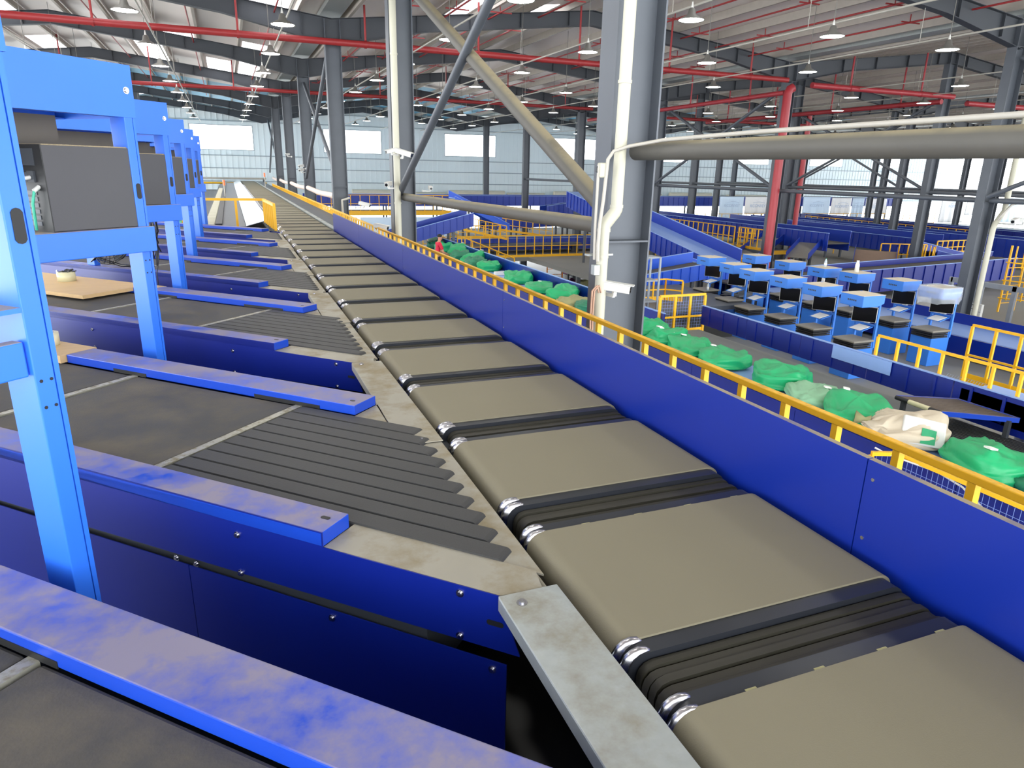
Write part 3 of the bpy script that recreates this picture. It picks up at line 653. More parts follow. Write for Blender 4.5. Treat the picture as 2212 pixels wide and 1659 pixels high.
for k, (y, z, px) in enumerate(((37.0, .55, 2.72), (29.0, .02, 2.6), (29.0, -.12, 2.6))): cctv((px, y - .3, z), (-.5, -.8, -.1), ['small white camera high on a distant column', 'tiny camera on the third column of the row', 'tiny camera below another on the third column'][k], 1.3, (.15, .2, .0))
# sprinkler mains and branches
def main(label, pts, r, m, hang=True):
    t = thing('sprinkler_pipe', label, 'pipe', tuple(Vector(pts[0]) - Vector((0, 0, r))))
    MB().tube(pts, r, 12).build('main_pipe', m, t)
    a, b = Vector(pts[0]), Vector(pts[-1]); n = int((b - a).length / 3.2)
    for k in range(n):
        p = a + (b - a) * ((k + .5) / n); mm = MB(); mm.cyl(p, (p.x, p.y, roofz(p.x)), r * .35, n=6); mm.lathe(p - (b - a).normalized() * .03, [(r * 1.2, 0), (r * 1.2, .06)], 12, tuple(b - a)); mm.build('hanger', m, t)
    return t
main('long dark red sprinkler main crossing the roof behind the braced columns', [(-14, 20.6, 3.2), (18.3, 20.6, 3.2)], .085, 'red_pipe')
main('second red sprinkler main crossing the roof further back', [(-14, 35.0, 3.24), (18.3, 35, 3.24)], .08, 'red_pipe')
main('red sprinkler main over the bay right of the red column', [(19.4, 20.6, 3.1), (26.5, 20.6, 3.1)], .1, 'red_bright')
main('red sprinkler main near the right edge of the roof', [(27.3, 20.6, 2.9), (36, 20.6, 2.9)], .1, 'red_bright')
main('red pipe along the column row towards the red column', [(18.6, 36, 2.75), (18.6, 21, 2.85)], .085, 'red_bright')
main('red pipe running back along the ridge row columns', [(26.4, 36, 2.95), (26.4, 21, 2.95)], .1, 'red_bright')
main('red pipe loop far back under the blue roof', [(19.4, 35, 3.0), (34, 35, 3.0)], .08, 'red_pipe')
tag(MB().tube([(18.72, 20.75, 3.0), (18.6, 20.78, 2.93), (18.55, 20.8, 2.8), (18.55, 20.8, -H)], .15, 14).build('riser_pipe', 'red_bright'), 'bright red riser pipe in front of a grey column past the stations', 'pipe')
tag(MB().cyl((27.05, 28.6, 2.9), (27.05, 28.6, -H), .13, n=12).build('riser_pipe', 'red_bright'), 'second red riser pipe just right of the first, further back', 'pipe')
for k, x in enumerate((4.6, 6.1, 7.6, 9.2, 12.9, 14.3, 15.7, 17.1)):
    z = roofz(x) - .36; mb = MB(); mb.tube([(bx(x, 3), 3, z), (bx(x, 50), 50, z)], .024, 6); t = mb.build('sprinkler_branch', 'red_pipe')
    tag(t, f'thin red sprinkler branch under the roof, {ORD[k]} from the crossed braces', 'pipe', 'sprinkler branches')
    mb = MB()
    for q in range(10):
        y = 5 + 4.6 * q + .7 * (k % 3); mb.bar((bx(x, y) - .3, y, z), (bx(x, y) + .35, y, z), .03); mb.bar((bx(x, y), y, z), (bx(x, y), y, z + .2), .02)
    mb.build('sprinkler_arm', 'red_pipe', t)['kind'] = 'stuff'
for k, x in enumerate((-3.4, -.6, 1.6)):
    z = roofz(x) - .36; tag(MB().tube([(bx(x, 6), 6, z), (bx(x, 50), 50, z)], .022, 6).build('sprinkler_branch', 'red_pipe'), f'thin red sprinkler branch over the left half of the roof, {ORD[k]} from the left', 'pipe', 'sprinkler branches')
# roll-up door boxes on the far wall
for i, (a, b) in enumerate(((1.4, 3.6), (9.5, 14.5), (15.0, 17.6), (17.9, 23.2), (23.5, 27.2), (28.2, 33.2), (35, 40), (41, 46), (48, 53))):
    z = -2.12 + .18 * (i % 2); tag(MB().cyl((a, YW - .55, z), (b, YW - .55, z), .22, n=12).build('roller_door_box', 'shutter_cream'), f'cream roller shutter drum under the far wall cladding, {ORD[i]} from the left', 'shutter', 'roller shutters on the far wall')
# truss roof of the dock outside
mb = MB()
for k in range(40):
    x = -6 + 2 * k; mb.bar((x, YW + 6, -2.4), (x + 1, YW + 6, -1.5), .08); mb.bar((x + 1, YW + 6, -1.5), (x + 2, YW + 6, -2.4), .08)
mb.bar((-6, YW + 6, -2.4), (74, YW + 6, -2.4), .1); mb.bar((-6, YW + 6, -1.5), (74, YW + 6, -1.5), .1)
for k in range(9): mb.box(-6 + 10 * k - .1, -6 + 10 * k + .1, YW + 5.9, YW + 6.1, -H, -1.5)
tag(mb.build('dock_truss', 'conduit'), 'pale lattice truss of the dock canopy outside the far wall', 'truss')

# ================================================================ the working level on the right
FL = -4.3
mz = thing('platform_floor', 'grey working platform floor below the sorter carrying stations and conveyors', 'platform', (12, 15, FL - .2))
for x0, x1, y0, y1 in ((4.2, 9.95, -6, 33.6), (9.95, 20, -6, 15.2), (14.2, 20, 15.2, 33.6), (20, 70, -6, 33.6), (4.2, 70, 33.6, 52)):
    MB().box(x0, x1, y0, y1, FL - .2, FL).build('floor_slab', 'floor_concrete', mz)
for x in (5, 9.6, 16.9, 24, 31, 38, 45):
    for y in (1, 9, 17, 25, 33, 41, 49):
        if 9.9 < x < 14 and y > 15: continue
        MB().box(x - .1, x + .1, y - .1, y + .1, -H, FL - .2).build('support_leg', 'steel_grey', mz)
def ribs(parent, a, b, zlo, zhi, n, d, m, w=.03, both=False):
    """upright ribs along a-b on the face turned to d"""
    a, b, d = Vector(a), Vector(b), Vector(d); r0 = None
    for k in range(n):
        q = a + (b - a) * ((k + .5) / n); dz = q.z
        if r0 is None:
            t = (b - a); t.z = 0; t.normalize()
            r0 = MB().ob(q - t * w / 2 + Zv * (zlo), t * w, d, Zv * (zhi - zlo)).build('rib', m, parent); p0 = q
        else:
            c = r0.copy(); C.objects.link(c); c.parent = parent; c.location = q - p0
def belt_conv(name, label, a, b, wdt, near, far, side, legs=True, deck='belt_black', m='far_blue', nrib=0, zfloor=None, group=None, lip=True, cat='conveyor'):
    """conveyor a-b (deck height); the near wall stands on the side of the viewer (right hand normal d), heights near / far above deck, side below"""
    a, b = Vector(a), Vector(b); t = (b - a).copy(); t.z = 0; t.normalize(); d = Vector((t.y, -t.x, 0))
    if d.dot(Vector((a.x + b.x, a.y + b.y, 0))) > 0: d = -d                # d points to the viewer
    zf = FL if zfloor is None else zfloor
    o = thing(name, label, cat, tuple((a + b) / 2 * Vector((1, 1, 0)) if False else Vector(((a.x + b.x) / 2, (a.y + b.y) / 2, zf))), group)
    A, B = a + d * wdt / 2, b + d * wdt / 2; A2, B2 = a - d * wdt / 2, b - d * wdt / 2
    MB().prism([A + Zv * near, B + Zv * near, B - Zv * side, A - Zv * side], -d * .03).build('side_wall', m, o)
    if lip: MB().prism([A + Zv * (near + .0) + d * .012, B + Zv * near + d * .012, B + Zv * (near + .02) + d * .012, A + Zv * (near + .02) + d * .012], -d * .06).build('top_edge', 'light_blue_sheet', o)
    MB().prism([A2 + Zv * far, B2 + Zv * far, B2 - Zv * side, A2 - Zv * side], d * .03).build('side_wall', m, o)
    if lip: MB().prism([A2 + Zv * far, B2 + Zv * far, B2 + Zv * (far + .02), A2 + Zv * (far + .02)], d * .05).build('top_edge', 'light_blue_sheet', o)
    MB().prism([A - d * .03, B - d * .03, B2 + d * .03, A2 + d * .03], -Zv * .05).build('deck', deck, o)
    if nrib: ribs(o, A, B, -side + .03, near - .01, nrib, d * .035, m)
    if legs:
        n = max(2, int((b - a).length / 3.5))
        for k in range(n):
            q = a + (b - a) * ((k + .5) / n)
            for s in (-1, 1): MB().box(q.x + d.x * s * wdt * .42 - .05, q.x + d.x * s * wdt * .42 + .05, q.y + d.y * s * wdt * .42 - .05, q.y + d.y * s * wdt * .42 + .05, zf, q.z - side + .02).build('leg', 'steel_grey', o)
    return o
def railing(label, pts, z0, h, sp=.5, mids=(.5,), toe=.12, w=.04, m='yellow', group=None, name='yellow_railing', mesh=False):
    P = [Vector((p[0], p[1], z0 if len(p) < 3 else p[2])) for p in pts]
    t = thing(name, label, 'railing', tuple((P[0] + P[-1]) / 2), group); p0 = None
    for a, b in zip(P, P[1:]):
        MB().bar(a + Zv * (h - w / 2), b + Zv * (h - w / 2), w).build('top_rail', m, t)
        for q in mids: MB().bar(a + Zv * h * q, b + Zv * h * q, w * .8).build('mid_rail', m, t)
        if toe: MB().bar(a + Zv * toe / 2, b + Zv * toe / 2, .012, toe).build('toe_board', m, t)
        n = max(1, round((b - a).length / sp))
        for k in range(n + 1):
            q = a + (b - a) * k / n
            if p0 is None: p0 = MB().box(q.x - w / 2, q.x + w / 2, q.y - w / 2, q.y + w / 2, q.z, q.z + h - w).build('post', m, t); q0 = q
            else: c = p0.copy(); C.objects.link(c); c.parent = t; c.location = q - q0
        if mesh:
            mm = MB(); L = (b - a).length; tt = (b - a).normalized(); nx = int(L / .07); zlo, zhi = (toe or .02), h - w
            for k in range(1, nx): mm.bar(a + tt * (k * .07) + Zv * zlo, a + tt * (k * .07) + Zv * zhi, .004)
            for k in range(1, int((zhi - zlo) / .07)): mm.bar(a + Zv * (zlo + .07 * k), b + Zv * (zlo + .07 * k), .004)
            o = mm.build('wire_mesh', 'mesh_blue', t, fix=False); o['kind'] = 'stuff'
    return t
# sack conveyor parallel to the sorter
sk = thing('sack_conveyor', 'long blue sack conveyor with a pale chute strip and dark belt beside the yellow railing', 'conveyor', (8.9, 14, FL))
for k in range(13):
    y0 = -3 + 2.7 * k; MB().box(7.9, 7.93, y0 + .005, y0 + 2.695, FL + .12, -3.41).build('side_plate', 'panel_blue', sk)
    MB().box(7.88, 8.83, y0 + .004, y0 + 2.696, -3.41, -3.4).build('chute_sheet', 'light_blue_sheet', sk)
MB().box(7.86, 7.9, -3, 32, -3.47, -3.44).build('edge_bar', 'panel_blue', sk)
MB().box(8.84, 9.84, -3, 12.95, -3.48, -3.43).build('conveyor_belt', 'belt_dark', sk)
mb = MB()
for k in range(18): mb.box(8.84 + .055 * k, 8.87 + .055 * k, -3, 6.6, -3.43, -3.424)
mb.build('belt_groove', 'rubber_black', sk)['kind'] = 'stuff'
MB().box(8.7, 9.9, -3, 32, -3.75, -3.48).build('bed', 'rubber_black', sk)
for k in range(7):                                        # ribbed far wall, one plate each
    y0, y1 = 12.95 - 1.55 * k, 12.95 - 1.55 * (k + 1)
    if k in (2,): z1 = -2.87
    p = MB().box(9.86, 9.89, y1 + .01, y0 - .01, -3.3, -2.87).build('wall_plate', 'panel_blue', sk)
    ribs(p, (9.86, y0 - .05, 0), (9.86, y1 + .05, 0), -3.28, -2.9, 3, (-.018, 0, 0), 'panel_blue', .04)
MB().box(9.84, 9.90, 2.1, 12.95, -2.87, -2.855).build('top_edge', 'light_blue_sheet', sk)
MB().box(9.825, 9.838, 7.82, 9.05, -3.1, -2.872).build('inset_panel', 'light_blue_sheet', sk)
MB().box(9.86, 10.5, 3.9, 6.58, -2.99, -2.95).build('chute_lip', 'light_blue_sheet', sk); MB().box(9.86, 9.9, 3.9, 6.62, -3.4, -2.95).build('wall_plate', 'panel_blue', sk)
for k in range(6): MB().box(8.81, 8.84, 12.9 + 3.2 * k + .005, 16.1 + 3.2 * k - .005, -3.55, -3.0).build('back_plate', 'guard_blue', sk)
MB().box(8.8, 8.86, 12.9, 32.1, -3.0, -2.98).build('top_edge', 'light_blue_sheet', sk)
for k in range(9):
    for x in (8.0, 9.7): MB().box(x - .05, x + .05, -2 + 4 * k, -1.9 + 4 * k, FL, -3.6).build('leg', 'panel_blue', sk)
for k in range(5):
    for y, s in ((11.6, 1), (9.6, 1), (8.0, -1), (6.9, 1)): pass
# yellow pieces around it
railing('yellow framed wire mesh guard in front of the sack conveyor, below the long railing', [(7.3, 5.85), (7.62, 5.72), (7.62, 2.6)], FL, .98, 1.05, (), .1, .05, mesh=True)
railing('yellow mesh gate standing across the walkway at the end of the blue wall', [(8.78, 13.05), (10.0, 13.05)], -3.5, .9, .41, (.42,), .1, .05, mesh=True, name='mesh_gate')
railing('low yellow railing fixed on top of the ribbed blue wall', [(9.93, 8.24), (9.93, 3.9)], -2.92, .42, .4, (.02,), 0, .04)
railing('two tier yellow railing behind the stations at the right edge', [(12.9, 8.7), (12.9, 4.6)], -3.75, 1.15, .47, (.48,), .2, .045)
mb = MB(); mb.tube([(7.4, 5.9, -3.3), (7.5, 5.8, -3.36), (7.66, 5.2, -3.38), (7.7, 4.9, -3.45), (7.7, 4.2, -3.8)], .012, 6); tag(mb.build('rope', 'white_plastic'), 'white rope slung over the yellow mesh guard', 'rope')
# tilted roller table on the belt
rt = thing('roller_table', 'low blue framed slatted table on dark legs standing on the grey belt', 'table', (9.6, 6.4, -3.43))
Q = [Vector((9.22, 7.15, -3.17)), Vector((9.2, 6.38, -3.17)), Vector((9.84, 5.72, -3.12)), Vector((9.83, 6.62, -3.12))]
Q = [Vector(q) + Vector((0, 0, .0)) for q in Q]
n = 9
for k in range(n):
    a0, a1 = Q[0] + (Q[1] - Q[0]) * (k / n), Q[0] + (Q[1] - Q[0]) * ((k + .86) / n); b0, b1 = Q[3] + (Q[2] - Q[3]) * (k / n), Q[3] + (Q[2] - Q[3]) * ((k + .86) / n)
    MB().prism([a0, a1, b1, b0], -Zv * .02).build('slat', 'slat_brown', rt)
for a, b, m in ((Q[1], Q[2], 'rail_blue'), (Q[0], Q[3], 'rail_blue'), (Q[3], Q[2], 'rail_blue')): MB().bar(a - Zv * .03, b - Zv * .03, .03, .07).build('frame_bar', m, rt)
MB().cyl(Q[0] - Zv * .03, Q[1] - Zv * .03, .035, n=12).build('end_roller', 'rubber_black', rt)
MB().cyl(Q[0] + (Q[1] - Q[0]) * .3 - Zv * .03, Q[0] + (Q[1] - Q[0]) * .75 - Zv * .03, .038, n=12).build('tape_wrap', 'tape_tan', rt)
for q in (Q[0] + Vector((.12, -.05, 0)), Q[1] + Vector((.1, 0, 0)), Q[2] + Vector((-.08, .08, 0))): MB().box(q.x - .03, q.x + .03, q.y - .03, q.y + .03, -3.43, q.z - .05).build('leg', 'steel_dark', rt)
# sacks
def sack(x, y, z, L, W, Hh, ang, label, m='sack_green', tie=False, tags=1, seed=0, dark=False, fine=True):
    R = random.Random(seed); t = thing('mail_sack', label, 'sack', (x, y, z), None); mb = MB(); nu, nv = (44, 26) if fine else (20, 13); ca, sa = math.cos(ang), math.sin(ang)
    o3 = Vector((R.uniform(0, 50), R.uniform(0, 50), R.uniform(0, 50))); vs = []; sk_ = R.uniform(-.25, .25)
    for j in range(nv):
        v = -math.pi / 2 + math.pi * j / (nv - 1)
        for i in range(nu):
            u = 2 * math.pi * i / nu; se = lambda c, e: math.copysign(abs(c) ** e, c)
            px = se(math.cos(v), .42) * se(math.cos(u), .55); py = se(math.cos(v), .42) * se(math.sin(u), .55); pz = se(math.sin(v), .6)
            q = Vector((px, py, pz))
            n1 = noise.noise(q * 1.3 + o3); n2 = noise.noise(q * 2.9 + o3 * 2); n3 = 1 - abs(noise.noise(q * 4.2 + o3 * 3)) * 2
            w = 1 + .16 * n1 + .07 * n2 + .045 * n3
            h = (pz * .5 + .46) * (1 + .34 * n1 + sk_ * px + .16 * n2 + .1 * (n3 - .5)) * (1 - .3 * max(0, abs(px) - .5) - .18 * max(0, abs(py) - .5))
            X_ = px * L / 2 * w * 1.06; Y_ = py * W / 2 * w * 1.06; Z_ = max(0, h) * Hh * .78
            if tie and px > .5: f = 1 - (px - .5) / .5 * .8; Y_ *= f * (1 + .3 * math.sin(9 * u)); Z_ = Hh * .4 + (Z_ - Hh * .4) * f
            vs.append((x + X_ * ca - Y_ * sa, y + X_ * sa + Y_ * ca, z + Z_))
    fs = [(j * nu + i, j * nu + (i + 1) % nu, (j + 1) * nu + (i + 1) % nu, (j + 1) * nu + i) for j in range(nv - 1) for i in range(nu)]
    mb.add(vs, fs, True); o = mb.build('bag_body', m, t)
    top = sorted(vs, key=lambda p: -p[2])[: 30]
    for k in range(tags):
        p = Vector(top[(k * 17) % len(top)]); e = Vector((ca, sa, -.12)) * .12; g = Vector((sa, -ca, -.12)) * .09
        MB().prism([p - g * .3, p + e - g * .3, p + e + g * .7, p + g * .7], Zv * .022).build('address_tag', 'paper', t)
    if tie:
        q = Vector((x + L * .5 * ca, y + L * .5 * sa, z + Hh * .42)); MB().lathe(q - Vector((ca, sa, 0)) * .06, [(.08, 0), (.035, .07), (.1, .2), (.02, .16)], 14, (ca, sa, .1)).build('tied_neck', 'sack_olive' if not dark else 'rubber_black', t)
    return t
Zs = -3.4
for k, a in enumerate([
    (8.35, 12.75, .7, .75, .42, 1.4, 'green sack just right of the near column with a white packet on it', 'sack_green', False, 1),
    (8.3, 11.95, .8, .75, .40, 1.3, 'bright green sack with white prints, second right of the near column', 'sack_green', False, 2),
    (8.3, 11.1, .9, .8, .34, 1.2, 'flat green sack with a dark opening, third right of the near column', 'sack_green', False, 2),
    (8.35, 10.15, .95, .85, .36, 1.1, 'plump green sack with a black tied end, last of the group by the near column', 'sack_green', False, 1),
    (8.45, 8.75, .9, .85, .46, .9, 'bright green sack alone on the pale chute strip, middle of the right half', 'sack_green', False, 0),
    (8.3, 7.85, .85, .7, .34, 1.0, 'pale washed out green sack with a white tag', 'sack_pale', False, 1),
    (8.25, 7.0, .9, .8, .42, .8, 'green sack with a yellowish framed tag, left of the beige one', 'sack_green', False, 1),
    (8.25, 6.2, .95, .8, .44, 2.3, 'beige cloth sack with a gathered brown neck', 'sack_beige', True, 0),
    (8.3, 5.05, 1.0, .75, .42, 1.2, 'dark green sack with white specks, second from the right edge', 'sack_green', False, 1),
    (8.35, 4.15, .9, .75, .4, 1.3, 'dull green sack cut by the right edge', 'sack_dull', False, 1),
    (8.3, 20.4, 1.0, .8, .42, 1.3, 'green sack behind the railing, first of the three left of the near column', 'sack_green', False, 0),
    (8.25, 18.6, 1.0, .75, .34, 1.2, 'flat green sack in the middle of the three left of the near column', 'sack_green', False, 1),
    (8.3, 17.1, 1.0, .8, .5, 1.0, 'tall bright green sack against the blue back plate', 'sack_green', False, 0),
    (8.2, 16.2, .9, .75, .34, 1.4, 'olive beige sack left of the near column', 'sack_olive', False, 0),
    (8.3, 15.45, .7, .7, .36, 1.1, 'dark green sack half hidden behind the hanging cables', 'sack_dull', False, 0),
    (8.35, 23.3, .95, .8, .42, 1.2, 'green sack with a black end, nearest of the far pile', 'sack_green', True, 0),
    (8.2, 24.3, .9, .7, .42, 1.5, 'green sack second from the near end of the far pile', 'sack_dull', False, 0),
    (8.4, 25.2, .9, .8, .46, .9, 'green sack with a white spot in the middle of the far pile', 'sack_green', False, 1),
    (8.25, 26.4, .9, .75, .44, 1.3, 'dark green sack right of the person in red', 'sack_dull', False, 0),
    (8.5, 27.5, .9, .75, .48, 1.0, 'bright green sack behind the person in red', 'sack_green', False, 1),
    (8.4, 29.2, .9, .75, .5, 1.4, 'green sack between the two workers', 'sack_green', False, 0),
    (8.5, 30.8, .9, .75, .5, 1.2, 'dull green sack at the far end beside the person in orange', 'sack_dull', False, 0)]):
    sack(a[0], a[1], Zs, a[2], a[3], a[4], a[5], a[6], a[7], a[8], a[9], seed=k + 3, dark='black' in a[6])
pk = thing('poly_mailer', 'white plastic mailer with a green print leaning on the beige sack', 'parcel', (8.0, 5.75, Zs))
mb = MB(); mb.prism([(7.9, 5.95, Zs + .1), (8.2, 5.55, Zs + .1), (8.32, 5.66, Zs + .4), (8.04, 6.06, Zs + .43)], Vector((.05, .06, -.03))); mb.build('bag_body', 'white_plastic', pk, bevel=.02, seg=3)
mb = MB(); mb.prism([(8.03, 5.77, Zs + .13), (8.13, 5.64, Zs + .13), (8.19, 5.69, Zs + .3), (8.09, 5.82, Zs + .32)], Vector((-.012, -.012, .004))); mb.build('green_print', 'print_green', pk)
tag(MB().lathe((8.55, 18.1, Zs), [(0, 0), (.08, 0), (.08, .12), (0, .12)], 14).build('tape_roll', 'tape_tan'), 'tan tape roll on the chute strip between two green sacks', 'tape')
tag(MB().box(8.1, 8.5, 22.0, 22.12, Zs, Zs + .12).build('carton', 'paper', bevel=.01), 'small white carton on the chute strip by the far pile', 'carton')
# rolling ladder rack beside the column
rk = thing('steel_rack', 'tall narrow grey steel rack with shelves right of the near column', 'rack', (9.15, 14.2, FL))
for x in (8.95, 9.33):
    for y in (14.0, 14.4): MB().box(x - .02, x + .02, y - .02, y + .02, FL, -1.88).build('upright', 'steel_light', rk)
for z in (-3.9, -3.55, -2.95, -2.45, -1.9): MB().box(8.95, 9.33, 14.0, 14.4, z, z + .03).build('shelf', 'steel_light', rk)

# ================================================================ scanning stations
def station(x, y, label, wrapped=False):
    t = thing('scanning_station', label, 'station', (x, y, FL), 'scanning stations in two rows')
    m = MB(); m.box(x - .3, x + .3, y - .28, y + .28, FL, -3.62); m.build('base_cabinet', 'station_blue', t, bevel=.01)
    m = MB()
    for k in range(3): m.box(x - .33, x + .2, y - .3, y + .26, -3.61 + .05 * k, -3.575 + .05 * k)
    m.build('scale_layers', 'rubber_black', t)['kind'] = 'stuff'
    MB().box(x - .36, x + .24, y - .33, y + .28, -3.47, -3.42).build('scale_plate', 'scale_top', t, bevel=.02, seg=3)
    for s in (-.27, .27):
        MB().box(x + .26, x + .31, y + s - .025, y + s + .025, -3.62, -2.42).build('post', 'station_blue', t)
        MB().prism([(x + .26, y + s - .01, -3.62), (x + .08, y + s - .01, -3.62), (x + .26, y + s - .01, -3.4)], (0, .02, 0)).build('gusset', 'station_blue', t)
    h = MB(); h.prism([(x - .28, y - .32, -2.43), (x + .36, y - .32, -2.43), (x + .36, y - .32, -2.62), (x + .18, y - .32, -2.68), (x - .28, y - .32, -2.68)], (0, .62, 0)); hd = h.build('hood', 'station_blue', t, bevel=.012)
    MB().box(x - .284, x + .364, y - .324, y + .304, -2.43, -2.424).build('hood_top', 'dust_top', t)
    mb = MB()
    for k in range(5): mb.box(x - .2835, x - .281, y - .14 + .05 * k, y - .105 + .05 * k, -2.565, -2.53)
    mb.build('faded_lettering', 'steel_dark', hd)
    d = Vector((-.82, -.57, 0)); r = Vector((.57, -.82, 0)); c = Vector((x + .08, y - .1, -2.88))
    MB().ob(c - r * .25 - Zv * .16, r * .5, d * .035, Zv * .34).build('monitor', 'white_plastic', t, bevel=.008)
    MB().ob(c - r * .24 - Zv * .15 + d * .0351, r * .48, d * .003, Zv * .32).build('screen', 'lens_black', t)
    MB().box(x + .22, x + .3, y - .1, y + .02, -3.09, -3.0).build('keypad', 'white_plastic', t, bevel=.01)
    MB().prism([(x - .05, y - .22, -3.24), (x + .26, y - .22, -3.16), (x + .26, y + .2, -3.16), (x - .05, y + .2, -3.24)], Zv * .015).build('tray', 'station_blue', t)
    MB().prism([(x - .07, y - .17, -3.222), (x + .2, y - .2, -3.15), (x + .22, y + .12, -3.148), (x - .04, y + .14, -3.22)], Zv * .008).build('paper_sheet', 'paper', t)
    MB().box(x + .265, x + .305, y - .27, y + .27, -3.14, -3.1).build('crossbar', 'station_blue', t)
    return t
fr = [(12.75, 11.2), (12.88, 12.5), (13.0, 13.75), (13.05, 15.0), (13.35, 16.25), (13.75, 17.9)]
bk = [(15.5, 11.45), (15.6, 12.6), (15.55, 13.95), (15.45, 15.0), (15.5, 16.4), (15.6, 18.0)]
for k, p in enumerate(fr): station(p[0], p[1], f'light blue scanning station, {ORD[k]} from the near end of the front row')
for k, p in enumerate(bk): station(p[0], p[1], f'blue scanning station, {ORD[k]} from the near end of the back row' + (', film wrapped' if k == 0 else ''))
wr = MB(); rr = random.Random(4); x, y = bk[0]; nu = 16; vs = []
for j, (z, s) in enumerate(((-2.405, .9), (-2.41, 1.04), (-2.55, 1.06), (-2.7, 1.08), (-2.82, 1.0))):
    for i in range(nu):
        q = 2 * math.pi * i / nu; px, py = [math.copysign(abs(c) ** .35, c) for c in (math.cos(q), math.sin(q))]
        vs.append((x + .04 + px * .35 * s * rr.uniform(.97, 1.06), y + py * .34 * s * rr.uniform(.97, 1.06), z + (rr.uniform(-.06, .05) if j == 4 else 0)))
wr.add(vs, [(j * nu + i, j * nu + (i + 1) % nu, (j + 1) * nu + (i + 1) % nu, (j + 1) * nu + i) for j in range(4) for i in range(nu)] + [tuple(range(nu))], True)
tag(wr.build('plastic_film', 'film'), 'crumpled clear film wrapped over the hood of a scanning station', 'film')
def bottle(x, y, z, label, cap='cap_blue', body='bottle_clear'):
    t = thing('bottle', label, 'bottle', (x, y, z)); MB().lathe((x, y, z), [(0, 0), (.035, 0), (.037, .02), (.037, .14), (.03, .18), (.014, .21), (.014, .225)], 14).build('bottle_body', body, t)
    MB().lathe((x, y, z), [(.016, .225), (.016, .245), (0, .245)], 10).build('bottle_cap', cap, t); MB().lathe((x, y, z), [(.038, .05), (.038, .11)], 14).build('bottle_label', 'paper', t)
bottle(13.55, 17.6, -3.42, 'clear water bottle on the scale of the farthest front station')
bottle(15.5, 15.0, -2.42, 'small bottle with a green label standing on a station hood', 'print_green', 'bottle_clear')
tag(MB().lathe((15.55, 13.95, -2.424), [(0, 0), (.06, 0), (.055, .2), (.03, .28), (.04, .31), (0, .31)], 12).build('plastic_bag', 'paper'), 'crumpled white plastic bag standing on a station hood', 'bag')
tag(MB().prism([(15.1, 14.6, -3.0), (15.16, 14.75, -3.0), (15.2, 14.76, -2.68), (15.14, 14.6, -2.68)], (.01, -.01, 0)).build('notice_sheet', 'paper'), 'white paper notice hanging at a back row station', 'paper')
# machine clutter at the end of the rows
mc = thing('label_machine', 'dark machine with a cream motor cover behind the farthest front station', 'machine', (14.3, 17.0, FL))
MB().box(13.95, 14.65, 16.6, 17.5, FL, -3.55).build('machine_base', 'rubber_black', mc); MB().box(14.1, 14.4, 16.85, 17.15, -3.55, -2.95).build('column', 'steel_dark', mc); MB().cyl((14.0, 16.9, -2.9), (14.45, 16.9, -2.9), .09, n=14).build('motor_cover', 'pvc_white', mc); MB().box(13.95, 14.6, 16.6, 17.4, -3.5, -3.44).build('work_plate', 'steel_grey', mc)
# ================================================================ conveyors beyond
belt_conv('return_conveyor', 'blue conveyor with a pale strip running behind the back row of stations', (17.4, 1.5, -3.72), (17.4, 19, -3.72), 1.5, -.02, .28, .5, deck='light_blue_sheet', m='guard_blue', lip=False)
belt_conv('cross_conveyor', 'long ribbed dark blue conveyor rising to the right behind the stations', (15.7, 19.7, -3.55), (30.2, 19.7, -3.1), 1.1, .06, .2, .8, nrib=26, m='panel_blue')
belt_conv('cross_conveyor', 'medium blue ribbed conveyor just right of the near column, sloping gently', (12.3, 20.2, -3.35), (15.2, 20.2, -3.0), 1.2, .12, .36, .4, nrib=8, m='rail_plain')
belt_conv('feed_chute', 'steep ribbed blue chute coming down behind the near column', (16.6, 33, -.95), (16.6, 20.6, -3.0), 1.2, .02, .42, .75, nrib=34, m='far_blue', deck='light_blue_sheet')
belt_conv('feed_chute', 'flat pale ended chute between the steep chute and the first station', (15.3, 20.5, -2.98), (16.6, 20.5, -3.35), 1.0, .03, .1, .5, nrib=4, m='rail_plain', deck='light_blue_sheet')
belt_conv('overhead_conveyor', 'high blue ribbed conveyor right of the red riser, along the hall', (24.75, 23.4, -2.75), (24.75, 40, -2.75), 1.3, .42, .5, .35, nrib=42)
belt_conv('overhead_conveyor', 'blue conveyor with a plain far wall further right of the red riser', (31.4, 24, -3.0), (31.4, 40, -3.0), 1.3, .25, .45, .5, nrib=40)
belt_conv('overhead_conveyor', 'dark blue ribbed conveyor far right behind a yellow railing', (44.6, 20, -3.4), (44.6, 47, -3.4), 1.3, .5, .5, .6, nrib=40, m='panel_blue')
belt_conv('overhead_conveyor', 'dark blue conveyor at the far right edge of the hall', (37.8, 23, -3.3), (37.8, 44, -3.3), 1.3, .45, .5, .5, nrib=40)
belt_conv('high_conveyor', 'long ribbed blue conveyor crossing the whole far end of the hall', (4.6, 50.5, -2.15), (60, 50.5, -2.15), 1.2, .36, .4, .36, nrib=110)
belt_conv('high_conveyor', 'blue conveyor behind yellow posts at the far end of the sorter', (4.4, 46.8, -1.95), (13.5, 46.8, -1.95), 1.1, .36, .3, .4, nrib=18)
belt_conv('inclined_conveyor', 'blue ribbed conveyor climbing right between the second column and the platform', (6.3, 30.5, -2.9), (10.0, 30.5, -1.98), 1.0, .16, .3, .42, nrib=12, m='far_blue')
belt_conv('inclined_conveyor', 'pale blue sloping chute descending right behind the climbing conveyor', (10.9, 36.4, -1.4), (14.0, 36.4, -2.85), 1.2, .08, .35, .25, nrib=0, deck='light_blue_sheet', m='rail_plain')
